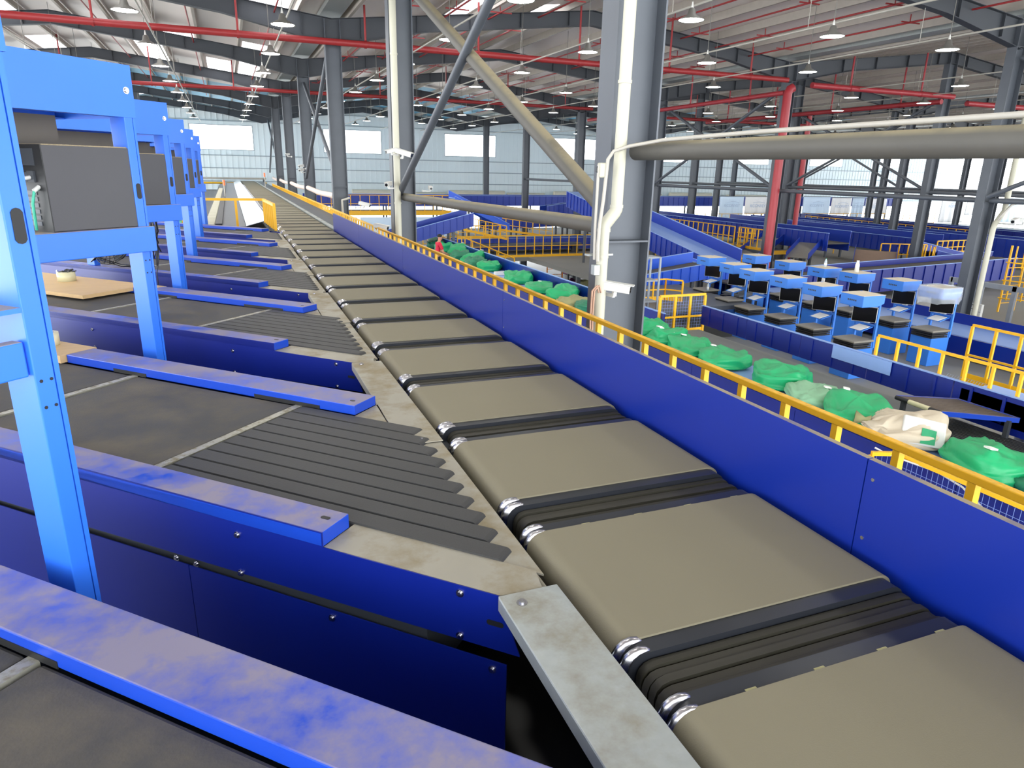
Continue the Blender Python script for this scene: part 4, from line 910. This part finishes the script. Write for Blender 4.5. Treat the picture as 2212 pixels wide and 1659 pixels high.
belt_conv('platform_conveyor', 'blue ribbed conveyor running behind the yellow platform railing', (10.0, 36.2, -3.65), (21, 36.2, -3.65), 1.1, .12, .1, .5, nrib=24, m='far_blue')
belt_conv('platform_conveyor', 'dark blue ribbed conveyor behind the yellow ramp railings, mid hall', (14.5, 41.5, -3.1), (22.5, 41.5, -2.8), 1.1, .3, .3, .4, nrib=22)
belt_conv('inclined_conveyor', 'purple blue ribbed ramp high behind the end of the diagonal pipe', (17.4, 39, -2.3), (21.8, 39, -1.75), 1.1, .35, .3, .45, nrib=14)
# rust brown slide and other slides
def slide(label, a, b, wdt, m='slide_grey', rim='far_blue', stain=None):
    a, b = Vector(a), Vector(b); t = (b - a).copy(); d = t.cross(Zv).normalized(); n = d.cross(t).normalized()
    o = thing('slide_chute', label, 'chute', tuple(Vector((b.x, b.y, FL))))
    MB().prism([a - d * wdt / 2, a + d * wdt / 2, b + d * wdt / 2, b - d * wdt / 2], -n * .02).build('slide_plate', m, o)
    for s in (-1, 1): MB().prism([a + d * s * wdt / 2 + Zv * .22, b + d * s * wdt / 2 + Zv * .22, b + d * s * wdt / 2 - Zv * .06, a + d * s * wdt / 2 - Zv * .06], d * s * .02).build('side_rim', rim, o)
    q = (a + b) / 2; MB().box(q.x - .1, q.x + .1, q.y - .1, q.y + .1, FL, q.z - .05).build('leg', 'steel_dark', o); MB().box(b.x - .06, b.x + .06, b.y - .06, b.y + .06, FL, b.z - .03).build('leg', 'steel_dark', o); return o
slide('rust stained grey slide between blue rims in front of the yellow ladder', (25.9, 22.4, -3.0), (24.2, 20.9, -3.75), 1.6, 'slide_rust')
slide('grey slide with a blue rim left of the red riser', (23.9, 26.6, -2.8), (20.6, 25.2, -3.9), 1.1)
slide('blue rimmed slide right of the red riser', (23.9, 24.2, -2.8), (22.3, 23.2, -3.3), .9, 'slide_grey')
belt_conv('inclined_conveyor', 'plain blue sloping conveyor with a yellow plate left of the big right column', (28.0, 21.6, -2.95), (32.2, 21.6, -3.75), 1.0, .05, .35, .6, nrib=0, m='far_blue', deck='far_blue')
tag(MB().box(28.9, 29.25, 21.05, 21.08, -3.38, -3.26).build('name_plate', 'yellow'), 'small yellow name plate on the sloping blue conveyor', 'sign')
# railings of the far platforms
GR = 'yellow railings on the far platforms'
RL = [('yellow platform railing with a toe board in the middle distance left of the near column', [(10.6, 33.7), (18.1, 33.7)], FL, 1.13, .5),
      ('yellow railing returning to the right behind the near column', [(18.1, 33.7), (19.2, 35.2)], FL, 1.13, .4),
      ('second yellow railing just behind the long platform railing', [(9.6, 37.6), (20, 37.6)], -4.3, .75, .7),
      ('yellow ramp railing descending right below the high blue conveyor', [(14.2, 38, -3.3), (17.6, 38, -3.75)], -3.4, .75, .42),
      ('yellow stair railing below the pale sloping chute', [(11.2, 35.2, -3.05), (13.6, 35.2, -3.55)], -3.2, .75, .4),
      ('small yellow railing beside the pale sloping chute', [(11.0, 35.6), (13.4, 35.6)], -3.5, .7, .45),
      ('yellow stair rail beside the sack conveyor end', [(9.0, 31.5, -3.4), (10.6, 26.5, -4.2)], -3.4, .8, .6),
      ('yellow railing in front of the ribbed conveyor left of the red riser', [(22.3, 33.6), (22.3, 27.4)], -3.25, .95, .42),
      ('shorter yellow railing left of the red riser', [(22.3, 27.1), (22.3, 25.3)], -3.25, .95, .42),
      ('round ended yellow railing low behind the steep chute', [(18.4, 24), (20.2, 23.6), (20.7, 24.2), (20.2, 24.8)], -4.1, .8, .35),
      ('yellow stepped railing low right of the near column', [(15.0, 25.5, -3.6), (17.4, 25.5, -3.9)], -3.6, .8, .35),
      ('second yellow stepped railing low right of the near column', [(14.6, 24.2), (17.2, 24.2)], -4.1, .65, .4),
      ('small rusty yellow railing in front of the medium blue conveyor', [(10.5, 16.6), (11.3, 16.6), (11.6, 16.2)], -3.45, .62, .4),
      ('yellow railing before the dark conveyor far right', [(43.6, 45), (43.6, 30)], FL + .2, 1.1, .62),
      ('yellow railing far right near the curtains', [(33, 46.2), (60, 46.2)], FL + .45, .95, .8),
      ('yellow railing along the conveyor right of the red riser', [(26.4, 38), (26.4, 26.5)], -3.1, .75, .6),
      ('yellow railing above the sloping conveyor left of the big right column', [(29.6, 22.4), (32.6, 22.6)], -3.25, .62, .4),
      ('yellow corner railing beyond the big right column', [(33.2, 20.8), (38, 20)], FL + .5, .95, .6),
      ('yellow railing in front of the far blue conveyor left of the second column', [(4.6, 45.6), (13.6, 45.6)], -2.72, 1.1, .62),
      ('yellow railing right of the big right column in the distance', [(38.9, 33), (38.9, 22)], FL + .3, 1.1, .6)]
for lab, pts, z0, h, sp in RL: railing(lab, pts, z0, h, sp, group=GR)
def pad(label, x0, x1, y0, y1, z, m='steel_grey', fascia=None):
    t = thing('raised_platform', label, 'platform', ((x0 + x1) / 2, (y0 + y1) / 2, FL))
    MB().box(x0, x1, y0, y1, z - .12, z).build('platform_deck', m, t)
    if fascia: MB().box(x0, x1, y0 - .03, y0, z - .16, z + .02).build('fascia', fascia, t)
    for x in (x0 + .2, x1 - .2):
        for y in (y0 + .2, y1 - .2): MB().box(x - .07, x + .07, y - .07, y + .07, FL, z - .12).build('leg', 'steel_grey', t)
pad('raised platform with a yellow fascia under the far blue conveyor', 4.3, 14, 45.5, 49, -2.72, fascia='yellow')
pad('raised platform behind the yellow railing left of the red riser', 22.2, 23.8, 25.2, 34, -3.25, fascia='yellow')
pad('raised platform under the pale sloping chute', 10.8, 18, 34.9, 35.8, -3.75)
pad('low platform beside the medium blue conveyor right of the near column', 10.2, 13.6, 15.6, 19.3, -3.5)
for k, (x0, x1) in enumerate(((4.6, 7.2), (7.4, 10.2), (10.4, 13.2))): tag(MB().box(x0, x1, 44.6, 44.65, FL, -2.95).build('partition_panel', 'cloth_blue'), f'pale blue partition panel under the far railed platform, {ORD[k]} from the left', 'panel')
# caged ladders
def ladder(label, x, y, z0, z1, w=.5, cage=True, m='yellow'):
    t = thing('caged_ladder' if cage else 'ladder', label, 'ladder', (x, y, z0))
    for s in (-1, 1): MB().box(x + s * w / 2 - .025, x + s * w / 2 + .025, y - .025, y + .025, z0, z1).build('stile', m, t)
    n = int((z1 - z0) / .3)
    for k in range(1, n): MB().cyl((x - w / 2, y, z0 + .3 * k), (x + w / 2, y, z0 + .3 * k), .016, n=6).build('rung', m, t)
    if cage:
        for k in range(max(2, int((z1 - z0) / .6))):
            z = z0 + .5 + .6 * k; MB().tube([(x + (w / 2 + .05) * math.cos(q) * 1.2, y - .75 * math.sin(q), z) for q in [math.pi * i / 8 for i in range(9)]], .022, 6).build('cage_hoop', m, t)
        for q in (.35, .95, 1.57, 2.2, 2.8): MB().box(x + (w / 2 + .05) * math.cos(q) * 1.2 - .018, x + (w / 2 + .05) * math.cos(q) * 1.2 + .018, y - .75 * math.sin(q) - .018, y - .75 * math.sin(q) + .018, z0 + .45, z1).build('cage_bar', m, t)
ladder('tall yellow caged ladder at the right edge', 24.6, 15.6, FL, -2.05, .8)
ladder('yellow caged ladder in the middle distance beside the rust stained slide', 27.4, 21.6, FL, -2.7, .7)
railing('yellow railing box around the ladder beside the rust stained slide', [(26.4, 22.6), (28.2, 21.8)], -3.65, .95, .4)
ladder('yellow caged ladder between two railings left of the red riser', 22.9, 27.5, FL, -2.4, .5)
ladder('small yellow caged ladder far behind the rust stained slide', 33.3, 31.5, FL, -2.85, .6)
ladder('orange ladder in the shadowed level below the yellow platform', 15.6, 33.2, -H, FL - .2, .9, False, 'ladder_orange')
# box, cabinet, stacked goods at right
cb = thing('display_cabinet', 'white low cabinet with dark lettering behind the stations at right', 'cabinet', (20.55, 14.7, FL))
MB().box(20.5, 20.6, 13.7, 15.8, FL, -3.53).build('cabinet_body', 'white_plastic', cb); MB().box(20.49, 20.5, 13.7, 15.8, -3.76, -3.745).build('seam', 'steel_light', cb)
mb = MB(); gl = ['#.#.#/###/#.#.#/###', '##.##/#.#.#/##.##/#.#.#', '#.###/###.#/#.#.#/###.#', '###/.#./###/.#.#']
for i, g in enumerate(gl):
    for r_, row in enumerate(g.split('/')):
        for c_, ch in enumerate(row[:5]):
            if ch == '#': y = 14.5 - .105 * i - .018 * c_; z = -3.585 - .02 * r_; mb.box(20.492, 20.5, y - .016, y, z - .016, z)
for k in range(10):
    q = math.pi * (.15 + 1.3 * k / 9); y, z = 13.98 + .07 * math.cos(q), -3.63 + .06 * math.sin(q); mb.box(20.492, 20.5, y - .02, y + .02, z - .014, z + .014)
mb.box(20.492, 20.5, 14.12, 14.38, -3.705, -3.7); mb.build('lettering', 'steel_dark', cb)
for i, (y, lab) in enumerate(((12.6, 'dark red stacked crates behind a grey door frame at right'), (11.3, 'dark red crates right of the door frame'))):
    t = thing('crate_stack', lab, 'crate', (22.6, y, FL))
    for k in range(8): MB().box(22.2, 23.0, y - .55, y + .55, FL + .18 * k, FL + .18 * k + .16).build('crate', 'crate_red', t, bevel=.01)
t = thing('sack_pile', 'pink striped bundle low inside the yellow caged ladder', 'bundle', (23.2, 9.4, FL))
for k in range(7): MB().box(22.9, 23.7, 9.0 + .12 * k, 9.1 + .12 * k, FL, -3.75).build('sheet', 'pink_sheet', t, bevel=.01)
t = thing('door_frame', 'grey steel portal frame behind the white cabinet', 'frame', (21.2, 13, FL))
for y in (14.3, 15.3, 13.3, 11.9): MB().box(21.15, 21.25, y - .06, y + .06, FL, -2.95).build('upright', 'steel_light', t)
MB().box(21.15, 21.25, 11.9, 15.3, -3.1, -2.95).build('lintel', 'steel_light', t)
MB().box(21.3, 21.34, 14.4, 14.9, FL, -2.95).build('panel', 'steel_light', t)
# items on the floor between the wall railing and the stations
t = thing('wire_mesh_roll', 'tilted roll of grey wire mesh leaning behind the low yellow railing', 'mesh', (11.2, 7.6, FL))
mb = MB()
for k in range(22): mb.bar((10.7 + .0, 7.1 + .05 * k, FL + .02), (12.0, 7.3 + .05 * k, -3.4), .006)
for k in range(20): f = k / 19; mb.bar((10.7 + 1.3 * f, 7.1 + .2 * f, FL + .02 + .88 * f), (10.7 + 1.3 * f, 8.2 + .2 * f, FL + .02 + .88 * f), .006)
mb.build('wires', 'steel_light', t, fix=False)['kind'] = 'stuff'
t = thing('floor_fan', 'blue floor fan behind the two tier yellow railing at the right edge', 'fan', (13.6, 6.9, FL))
MB().lathe((13.6, 6.9, FL + .42), [(.32, -.08), (.34, 0), (.32, .08)], 20, (-.8, -.6, 0)).build('fan_ring', 'rail_blue', t); MB().lathe((13.6, 6.9, FL + .42), [(.0, .03), (.3, 0)], 5, (-.8, -.6, 0)).build('fan_blade', 'steel_dark', t)
MB().tube([(13.4, 7.15, FL + .02), (13.35, 7.2, FL + .4), (13.6, 6.9, FL + .8), (13.85, 6.6, FL + .4), (13.8, 6.65, FL + .02)], .02, 6).build('stand', 'rail_blue', t)
for k, (x, y, m, lab) in enumerate(((10.6, 5.9, 'steel_light', 'grey water can behind the low yellow railing'), (10.9, 5.2, 'paper', 'white bundle behind the low yellow railing'), (10.7, 5.55, 'steel_dark', 'dark crate behind the low yellow railing'), (10.75, 4.75, 'sack_olive', 'olive net bundle behind the low yellow railing'))):
    tag(MB().lathe((x, y, FL), [(0, 0), (.22, 0), (.25, .3), (.22, .9), (.1, 1.05), (0, 1.06)], 12).build('bundle', m), lab, 'bundle')
# level below the yellow platform
for k, (x, lab) in enumerate(((11.9, 'dark grey locker below the yellow platform, left one'), (13.3, 'dark grey locker with two small windows below the yellow platform'))):
    t = thing('locker', lab, 'locker', (x, 34.5, -H)); MB().box(x - .5, x + .5, 34.2, 34.8, -H, -5.2).build('locker_body', 'steel_dark', t, bevel=.01)
    for s in (-1, 1): d = MB().box(x + (s - 1) * .24, x + (s + 1) * .24 - .01, 34.17, 34.2, -H + .1, -5.25).build('locker_door', 'steel_grey', t); MB().box(x + s * .22 - .06, x + s * .22 + .06, 34.155, 34.17, -5.75, -5.55).build('door_window', 'paper', d)
t = thing('storage_shelf', 'dark shelf crammed with green and grey bags below the yellow platform', 'shelf', (18.2, 34.6, -H))
for x in (16.9, 19.3):
    for y in (34.2, 35): MB().box(x - .04, x + .04, y - .04, y + .04, -H, -4.7).build('upright', 'steel_dark', t)
for z in (-7.0, -6.2, -5.4): MB().box(16.9, 19.3, 34.2, 35, z - .04, z).build('shelf_board', 'steel_dark', t)
rr = random.Random(9)
for k in range(9): sack(17.2 + .8 * (k % 3), 34.6, -7.0 + .8 * (k // 3), .75, .6, .6, rr.uniform(-.3, .3), ['purple bag on the', 'grey bag on the', 'green bag on the'][k % 3] + ' ' + ['bottom', 'middle', 'top'][k // 3] + ' board of the dark storage shelf', ['sack_purple', 'sack_olive', 'sack_dull'][(k % 3)], seed=k + 50, tags=0, fine=False)
t = thing('goods_pallet', 'pale wrapped goods on the lower level by the orange ladder', 'pallet', (15.0, 32.2, -H)); MB().box(14.2, 15.8, 31.8, 32.7, -H, -H + .15).build('pallet_base', 'plywood', t); MB().box(14.25, 15.75, 31.85, 32.65, -H + .15, -6.3).build('wrapped_goods', 'pvc_white', t, bevel=.05)
# curtains hung in the far part
def banner(x0, x1, z0, z1, label, m, text=True, y=47.6):
    t = thing('banner', label, 'banner', ((x0 + x1) / 2, y, z0)); mb = MB(); n = 24; rr = random.Random(int(x0 * 10)); ph = rr.uniform(0, 6)
    vs = []
    for j in range(7):
        f = j / 6
        for i in range(n + 1): x = x0 + (x1 - x0) * i / n; vs.append((x, y + .05 * math.sin(i * .8 + ph) * f + .03 * math.sin(i * 1.9 + ph * 2) * f, z1 + (z0 - z1) * f))
    k = n + 1; mb.add(vs, [(j * k + i, j * k + i + 1, (j + 1) * k + i + 1, (j + 1) * k + i) for j in range(6) for i in range(n)], True); o = mb.build('cloth', m, t)
    s = o.modifiers.new('t', 'SOLIDIFY'); s.thickness = .01
    MB().cyl((x0, y, z1), (x1, y, z1), .025, n=8).build('hanging_rod', 'steel_grey', t)
    if text:
        cu = bpy.data.curves.new('logo', 'FONT'); cu.body = 'KCONVEY'; cu.size = .34; cu.align_x = 'CENTER'; tmp = bpy.data.objects.new('logo', cu); C.objects.link(tmp)
        dg = bpy.context.evaluated_depsgraph_get(); me = bpy.data.meshes.new_from_object(tmp.evaluated_get(dg)); bpy.data.objects.remove(tmp)
        lo = bpy.data.objects.new('lettering', me); C.objects.link(lo); me.materials.clear(); me.materials.append(M['banner_print']); lo.parent = t; lo.rotation_euler = (math.pi / 2, 0, 0); lo.location = (0, -.12, (z1 - z0) - .85)
        mb = MB(); mb.tube([((x0 + x1) / 2 - .5 + .1 * q, y - .11, z1 - .52 + .1 * math.sin(math.pi * q / 12)) for q in range(13)], .012, 5); mb.build('swoosh', 'banner_print', t)
    return t
BN = [(36.9, 39.3, -3.6, -1.6, 'pale blue cloth banner, leftmost of the far banners', 'cloth_blue'), (39.45, 42.0, -3.05, -1.62, 'white banner beside the leftmost pale blue one', 'cloth_white'),
      (45.6, 48.6, -3.85, -1.58, 'wide pale blue banner with a crease right of the red riser', 'cloth_blue'), (48.8, 51.1, -3.1, -1.65, 'white banner in the middle of the group right of the red riser', 'cloth_white'), (51.2, 52.6, -3.9, -1.66, 'narrow pale blue banner hanging in folds', 'cloth_blue'),
      (52.8, 55.3, -3.1, -1.7, 'white banner at the right end of the middle group', 'cloth_white'), (62.4, 65.7, -3.9, -1.62, 'pale creased banner left of the big right column', 'cloth_white'), (65.8, 68.8, -3.2, -1.62, 'plain white banner behind the big right column', 'cloth_white'), (71, 74, -3.9, -1.6, 'pale blue banner at the far right edge', 'cloth_blue'), (74.2, 77.5, -3.2, -1.6, 'white banner at the far right edge', 'cloth_white')]
for b in BN: banner(*b)

# ================================================================ left of the far sorter: gate, sheets and rollers
gt = thing('yellow_gate', 'yellow rail gate with close posts where the feeder lines end', 'gate', (.2, 15, -H)); gz = -.645
MB().bar((-1.0, 15.7, gz - .02), (.6, 15.6, gz - .02), .045, .05).build('top_rail', 'yellow', gt); MB().bar((.6, 15.62, gz - .02), (.7, 13.45, gz - .02), .045, .05).build('top_rail', 'yellow', gt)
for x, y in [(-.95, 15.7), (.07, 15.65)] + [(.61 + .015 * k, 15.5 - .34 * k) for k in range(7)]: MB().box(x - .024, x + .024, y - .024, y + .024, -1.9 if x < .5 else -1.12, gz - .04).build('post', 'yellow', gt)
MB().box(-1.2, .7, 13.4, 15.75, -1.95, -1.9).build('foot_plate', 'steel_grey', gt); MB().box(-.3, -.2, 14.5, 14.6, -H, -1.95).build('support_leg', 'steel_grey', gt)
ls = thing('side_conveyor', 'grey conveyor with bright silver chute sheets left of the far sorter', 'conveyor', (.2, 38, -H))
for k in range(15): y0 = 15.8 + 2.9 * k; MB().prism([(.24, y0, -1.22), (.7, y0, -1.09), (.7, y0 + 2.88, -1.09), (.24, y0 + 2.88, -1.22)], Zv * .01).build('chute_sheet', 'silver_sheet', ls)
MB().box(-.23, .23, 15.8, 58, -1.26, -1.22).build('conveyor_belt', 'steel_grey', ls); MB().box(-.36, -.23, 15.8, 58, -1.3, -1.16).build('side_rail', 'rubber_black', ls)
r0 = MB().cyl((-.56, 15.9, -1.22), (-.38, 15.9, -1.22), .07, n=10).build('roller', 'pvc_white', ls)
for k in range(1, 60): c = r0.copy(); C.objects.link(c); c.parent = ls; c.location = (0, .42 * k, 0)
w0 = MB().cyl((.74, 15.9, -1.12), (.74, 15.9, -1.08), .035, n=8).build('guide_wheel', 'chrome', ls)
for k in range(1, 60): c = w0.copy(); C.objects.link(c); c.parent = ls; c.location = (0, .5 * k, 0)
MB().box(-.7, .72, 15.8, 58, -1.4, -1.32).build('bed', 'steel_dark', ls)
for k in range(11): MB().box(-.1, .1, 16 + 4 * k, 16.1 + 4 * k, -H, -1.4).build('support_leg', 'steel_grey', ls)
for k in range(9): sack(-1.15 + .12 * (k % 2), 16.4 + 1.0 * k, -1.75, .85, .7, .5, .9 + .5 * k, f'green sack in the trough left of the rollers, {ORD[k]} from the yellow gate', 'sack_green' if k % 3 else 'sack_dull', seed=k + 80, fine=False, tags=k % 2)
tr = thing('sack_trough', 'dark trough holding green sacks left of the rollers', 'trough', (-1.2, 30, -H)); MB().box(-1.9, -.66, 15.8, 58, -1.8, -1.75).build('trough_floor', 'steel_dark', tr); MB().box(-1.95, -1.9, 15.8, 58, -1.8, -1.3).build('trough_side', 'far_blue', tr)
for k in range(11): MB().box(-1.5, -1.4, 16 + 4 * k, 16.1 + 4 * k, -H, -1.8).build('support_leg', 'steel_grey', tr)
for x, y, z0, z1, lab in ((-.22, 30, -1.2, -.55, 'thin signal tower with an orange light beside the rollers'), (1.75, 40.5, -1.2, -.35, 'thin signal tower with an orange light by the far end of the sorter')):
    t = thing('signal_tower', lab, 'signal light', (x, y, z0)); MB().cyl((x, y, z0), (x, y, z1 - .2), .02, n=8).build('pole', 'conduit', t); MB().cyl((x, y, z1 - .2), (x, y, z1), .045, n=10).build('light', 'signal_orange', t)
t = thing('warning_bell', 'yellow round warning lamp on the last blue gantry', 'lamp', (-.62, 14.6, -.02)); MB().lathe((-.62, 14.6, .06), [(0, .1), (.07, .07), (.1, 0), (.1, -.03), (0, -.03)], 14, (1, -.3, 0)).build('bell_dome', 'bell_yellow', t); MB().box(-.78, -.6, 14.55, 14.65, .02, .1).build('bracket', 'steel_dark', t)
# end cross bars behind the sorter
for k, (z, y, lab) in enumerate(((-.92, 57.5, 'upper pale tube crossing behind the far end of the sorter'), (-1.25, 57.0, 'yellow edged beam crossing behind the far end of the sorter'))):
    t = thing('cross_tube', lab, 'pipe', (0, y, -H)); MB().cyl((-8, y, z), (2.6, y, z), .07, n=8).build('tube', 'conduit' if k == 0 else 'yellow', t)
    for x in (-7.8, 2.4): MB().box(x - .06, x + .06, y - .06, y + .06, -H, z - .05).build('post', 'steel_grey', t)
# fan, cables
P = lambda a, b, z: ab(a, b, z)
t = thing('floor_fan', 'black floor fan tilted on a blue rail behind the second gantry', 'fan', tuple(P(-6.75, 5.05, TZ)))
ax = Vector((-.35, -.5, .55)).normalized(); c = P(-6.8, 5.1, -.88)
mb = MB()
for r_ in (.06, .1, .14, .18, .2): mb.lathe(c + ax * (.07 - .25 * r_), [(r_ - .004, 0), (r_ + .004, .0), (r_, .006), (r_ - .004, 0)], 20, tuple(ax))
e1 = ax.orthogonal().normalized(); e2 = ax.cross(e1)
for k in range(18): q = 2 * math.pi * k / 18; v = e1 * math.cos(q) + e2 * math.sin(q); mb.bar(c + ax * .06 + v * .04, c + ax * .02 + v * .2, .005)
mb.build('wire_cage', 'lens_black', t, fix=False)['kind'] = 'stuff'
mb = MB()
for k in range(3):
    q = 2 * math.pi * k / 3; v = e1 * math.cos(q) + e2 * math.sin(q); u2 = ax.cross(v); mb.prism([c + v * .04 - u2 * .03, c + v * .17 - u2 * .07, c + v * .17 + u2 * .06, c + v * .04 + u2 * .03], ax * .008)
mb.build('fan_blade', 'steel_dark', t)['kind'] = 'stuff'
MB().cyl(c - ax * .1, c, .06, n=14).build('motor', 'lens_black', t)
MB().tube([P(-7.1, 5.02, TZ + .02), P(-6.95, 5.0, -.95), P(-6.95, 5.0, -.85), P(-6.98, 5.02, -.97), P(-6.6, 5.0, TZ + .03), P(-6.3, 5.03, TZ + .03), P(-6.28, 5.12, TZ + .03), P(-6.6, 5.2, TZ + .03)], .014, 8).build('stand', 'lens_black', t)
t = thing('cable_bundle', 'tangle of dark cables hanging behind the second gantry post', 'cable', tuple(P(-5.68, 4.7, -1.14)))
rr = random.Random(5)
for k in range(7):
    o = .012 * k - .04; MB().tube([P(-5.66, 4.66 + o, -.36), P(-5.66 + rr.uniform(-.03, .03), 4.68 + o, -.6), P(-5.68 + rr.uniform(-.05, .05), 4.7 + o * .6, -.7), P(-5.7 + rr.uniform(-.04, .04), 4.7 + rr.uniform(-.04, .04), -.8 - .06 * (k % 3)), P(-5.68, 4.69 + o, -.62)], .006, 5).build('cable', 'lens_black' if k % 2 else 'steel_dark', t)
MB().tube([P(-5.66, 4.7, -.5), P(-5.7, 4.72, -.85), P(-5.73, 4.7, -1.0), P(-5.73, 4.7, -1.14)], .005, 5).build('cable', 'steel_dark', t)
# ================================================================ people
def chain(name, pts, m, parent, lv=2):
    """skinned skeleton: pts = [(x,y,z,r,parent index)]"""
    me = bpy.data.meshes.new(name); o0 = Vector(parent['_o']); me.from_pydata([Vector(p[:3]) - o0 for p in pts], [(p[4], i) for i, p in enumerate(pts) if p[4] >= 0], [])
    me.materials.append(M[m])
    o = bpy.data.objects.new(name, me); C.objects.link(o); o.parent = parent; o['_o'] = tuple(o0)
    s = o.modifiers.new('skin', 'SKIN'); s.use_smooth_shade = True
    for i, p in enumerate(pts):
        r = p[3] if isinstance(p[3], tuple) else (p[3], p[3]); me.skin_vertices[0].data[i].radius = r; me.skin_vertices[0].data[i].use_root = (i == 0)
    u = o.modifiers.new('sub', 'SUBSURF'); u.levels = u.render_levels = lv
    return o
def person(x, y, h, ang, label, shirt, lean, arms, short=True):
    t = thing('person', label, 'person', (x, y, FL)); k = h / 1.75; ca, sa = math.cos(ang), math.sin(ang)
    W = lambda f, s, z: (x + (f * ca - s * sa) * k, y + (f * sa + s * ca) * k, FL + z * k)     # forward, left, up
    L_ = lambda z: math.sin(lean) * max(0, z - .95); up = lambda z: .95 + math.cos(lean) * (z - .95) if z > .95 else z
    V = lambda f, s, z: W(f + L_(z), s, up(z))
    r = lambda v: v * k
    pts = [(*V(0, 0, .95), (r(.13), r(.1)), -1), (*V(0, 0, 1.12), (r(.12), r(.095)), 0), (*V(0, 0, 1.3), (r(.135), r(.1)), 1), (*V(0, 0, 1.42), (r(.09), r(.075)), 2), (*V(.01, 0, 1.5), r(.052), 3), (*V(.03, 0, 1.58), (r(.072), r(.082)), 4), (*V(.035, 0, 1.67), (r(.075), r(.09)), 5), (*V(.03, 0, 1.73), r(.05), 6)]
    body = {'shirt': [0, 1, 2, 3]}
    for s, arm in ((1, arms[0]), (-1, arms[1])):
        b = len(pts); sh = V(0, .18 * s, 1.4); pts.append((*sh, r(.058), 3)); pts.append((*W(*arm[0]), r(.045), b)); pts.append((*W(*arm[1]), r(.032), b + 1)); hd = Vector(W(*arm[2])); pts.append((*hd, (r(.035), r(.02)), b + 2))
        d = (hd - Vector(W(*arm[1]))).normalized(); sd = d.cross(Zv).normalized()
        for f in range(4):
            o = sd * r(.024) * (f - 1.5) * .75; q1 = hd + d * r(.045) + o; ln = (.07, .08, .075, .058)[f]; q2 = hd + d * r(.045 + ln * .6) + o * 1.1 - Zv * r(.015); q3 = hd + d * r(.045 + ln) + o * 1.1 - Zv * r(.04); i0 = len(pts)
            pts += [(*q1, r(.0095), b + 3), (*q2, r(.0085), i0), (*q3, r(.007), i0 + 1)]
        i0 = len(pts); pts += [(*(hd + sd * r(.035) * s), r(.011), b + 3), (*(hd + sd * r(.05) * s + d * r(.045) - Zv * r(.02)), r(.009), i0)]
    legs = []
    for s in (1, -1):
        b = len(pts); pts += [(*W(0, .09 * s, .88), r(.085), 0), (*W(.02, .1 * s, .48), r(.06), b), (*W(-.02, .11 * s, .1), r(.042), b + 1), (*W(.12, .12 * s, .045), r(.035), b + 2)]; legs.append(b)
    chain('body', pts, 'skin', t)
    sp = [pts[0], pts[1], pts[2], pts[3]]; sp = [(*p[:3], tuple(v * 1.13 for v in p[3]) if isinstance(p[3], tuple) else p[3] * 1.13, p[4]) for p in sp]
    for s, arm in ((1, arms[0]), (-1, arms[1])):
        b = len(sp); A = Vector(V(0, .18 * s, 1.4)); E = Vector(W(*arm[0])); sp += [(*A, r(.075), 3), (*(A + (E - A) * .75), r(.066), b)]
    chain('shirt', sp, shirt, t)
    tp = [(*V(0, 0, .97), (r(.14), r(.11)), -1), (*V(0, 0, .88), (r(.13), r(.11)), 0)]
    for s in (1, -1): b = len(tp); tp += [(*W(0, .09 * s, .82), r(.1), 1), (*W(.02, .1 * s, .48), r(.077), b), (*W(-.02, .11 * s, .13), r(.065), b + 1)]
    chain('trousers', tp, 'trousers', t)
    for s in (1, -1): chain('shoe', [(*W(-.05, .115 * s, .05), r(.05), -1), (*W(.1, .12 * s, .04), r(.045), 0), (*W(.18, .125 * s, .03), r(.03), 1)], 'shoe', t)
    hc = Vector(V(.02, 0, 1.69)); fw = Vector((ca, sa, 0)); n = 14; mb = MB(); vs = []
    for j in range(7):
        th = math.pi * .58 * j / 6
        for i in range(n): q = 2 * math.pi * i / n; d = fw * math.cos(q) * math.sin(th) + fw.cross(Zv) * math.sin(q) * math.sin(th); cut = 1 if math.cos(q) < .4 else .55; zz = math.cos(th) if th < 1.2 else math.cos(min(th, 1.2 + .6 * cut)); vs.append(hc + d * r(.1) - fw * r(.012) + Zv * r(.1) * zz)
    mb.add(vs, [(j * n + i, j * n + (i + 1) % n, (j + 1) * n + (i + 1) % n, (j + 1) * n + i) for j in range(6) for i in range(n)], True); mb.build('hair', 'hair', t)
    side = fw.cross(Zv)
    for s in (1, -1): MB().lathe(hc + fw * r(.092) + side * s * r(.034) - Zv * r(.055), [(0, r(.006)), (r(.01), 0)], 8, tuple(fw)).build('eye', 'lens_black', t); MB().lathe(hc + side * s * r(.088) - Zv * r(.06), [(0, r(.018)), (r(.022), r(.008)), (r(.024), 0)], 8, tuple(side * s)).build('ear', 'skin', t)
    MB().cyl(hc + fw * r(.09) - Zv * r(.06), hc + fw * r(.112) - Zv * r(.088), r(.008), r(.014), n=8).build('nose', 'skin', t)
    MB().ob(hc + fw * r(.088) - side * r(.022) - Zv * r(.118), side * r(.044), fw * r(.006), Zv * r(.008)).build('mouth', 'shirt_red', t)
    return t
person(8.95, 33.9, 1.74, -.35, 'person in an orange T-shirt leaning over the far end of the sack pile', 'shirt_orange', .42, (((.42, .22, 1.12), (.62, .16, 1.0), (.7, .13, .97)), ((.36, -.2, 1.0), (.56, -.14, .88), (.64, -.12, .86))))
person(7.55, 27.35, 1.8, .1, 'person in a red polo shirt standing at the sack conveyor beside the green pile', 'shirt_red', .16, (((.2, .24, 1.1), (.42, .16, 1.0), (.5, .14, .99)), ((.18, -.24, 1.08), (.42, -.14, .98), (.5, -.12, .97))))


for o in bpy.data.objects:
    if '_o' in o: del o['_o']
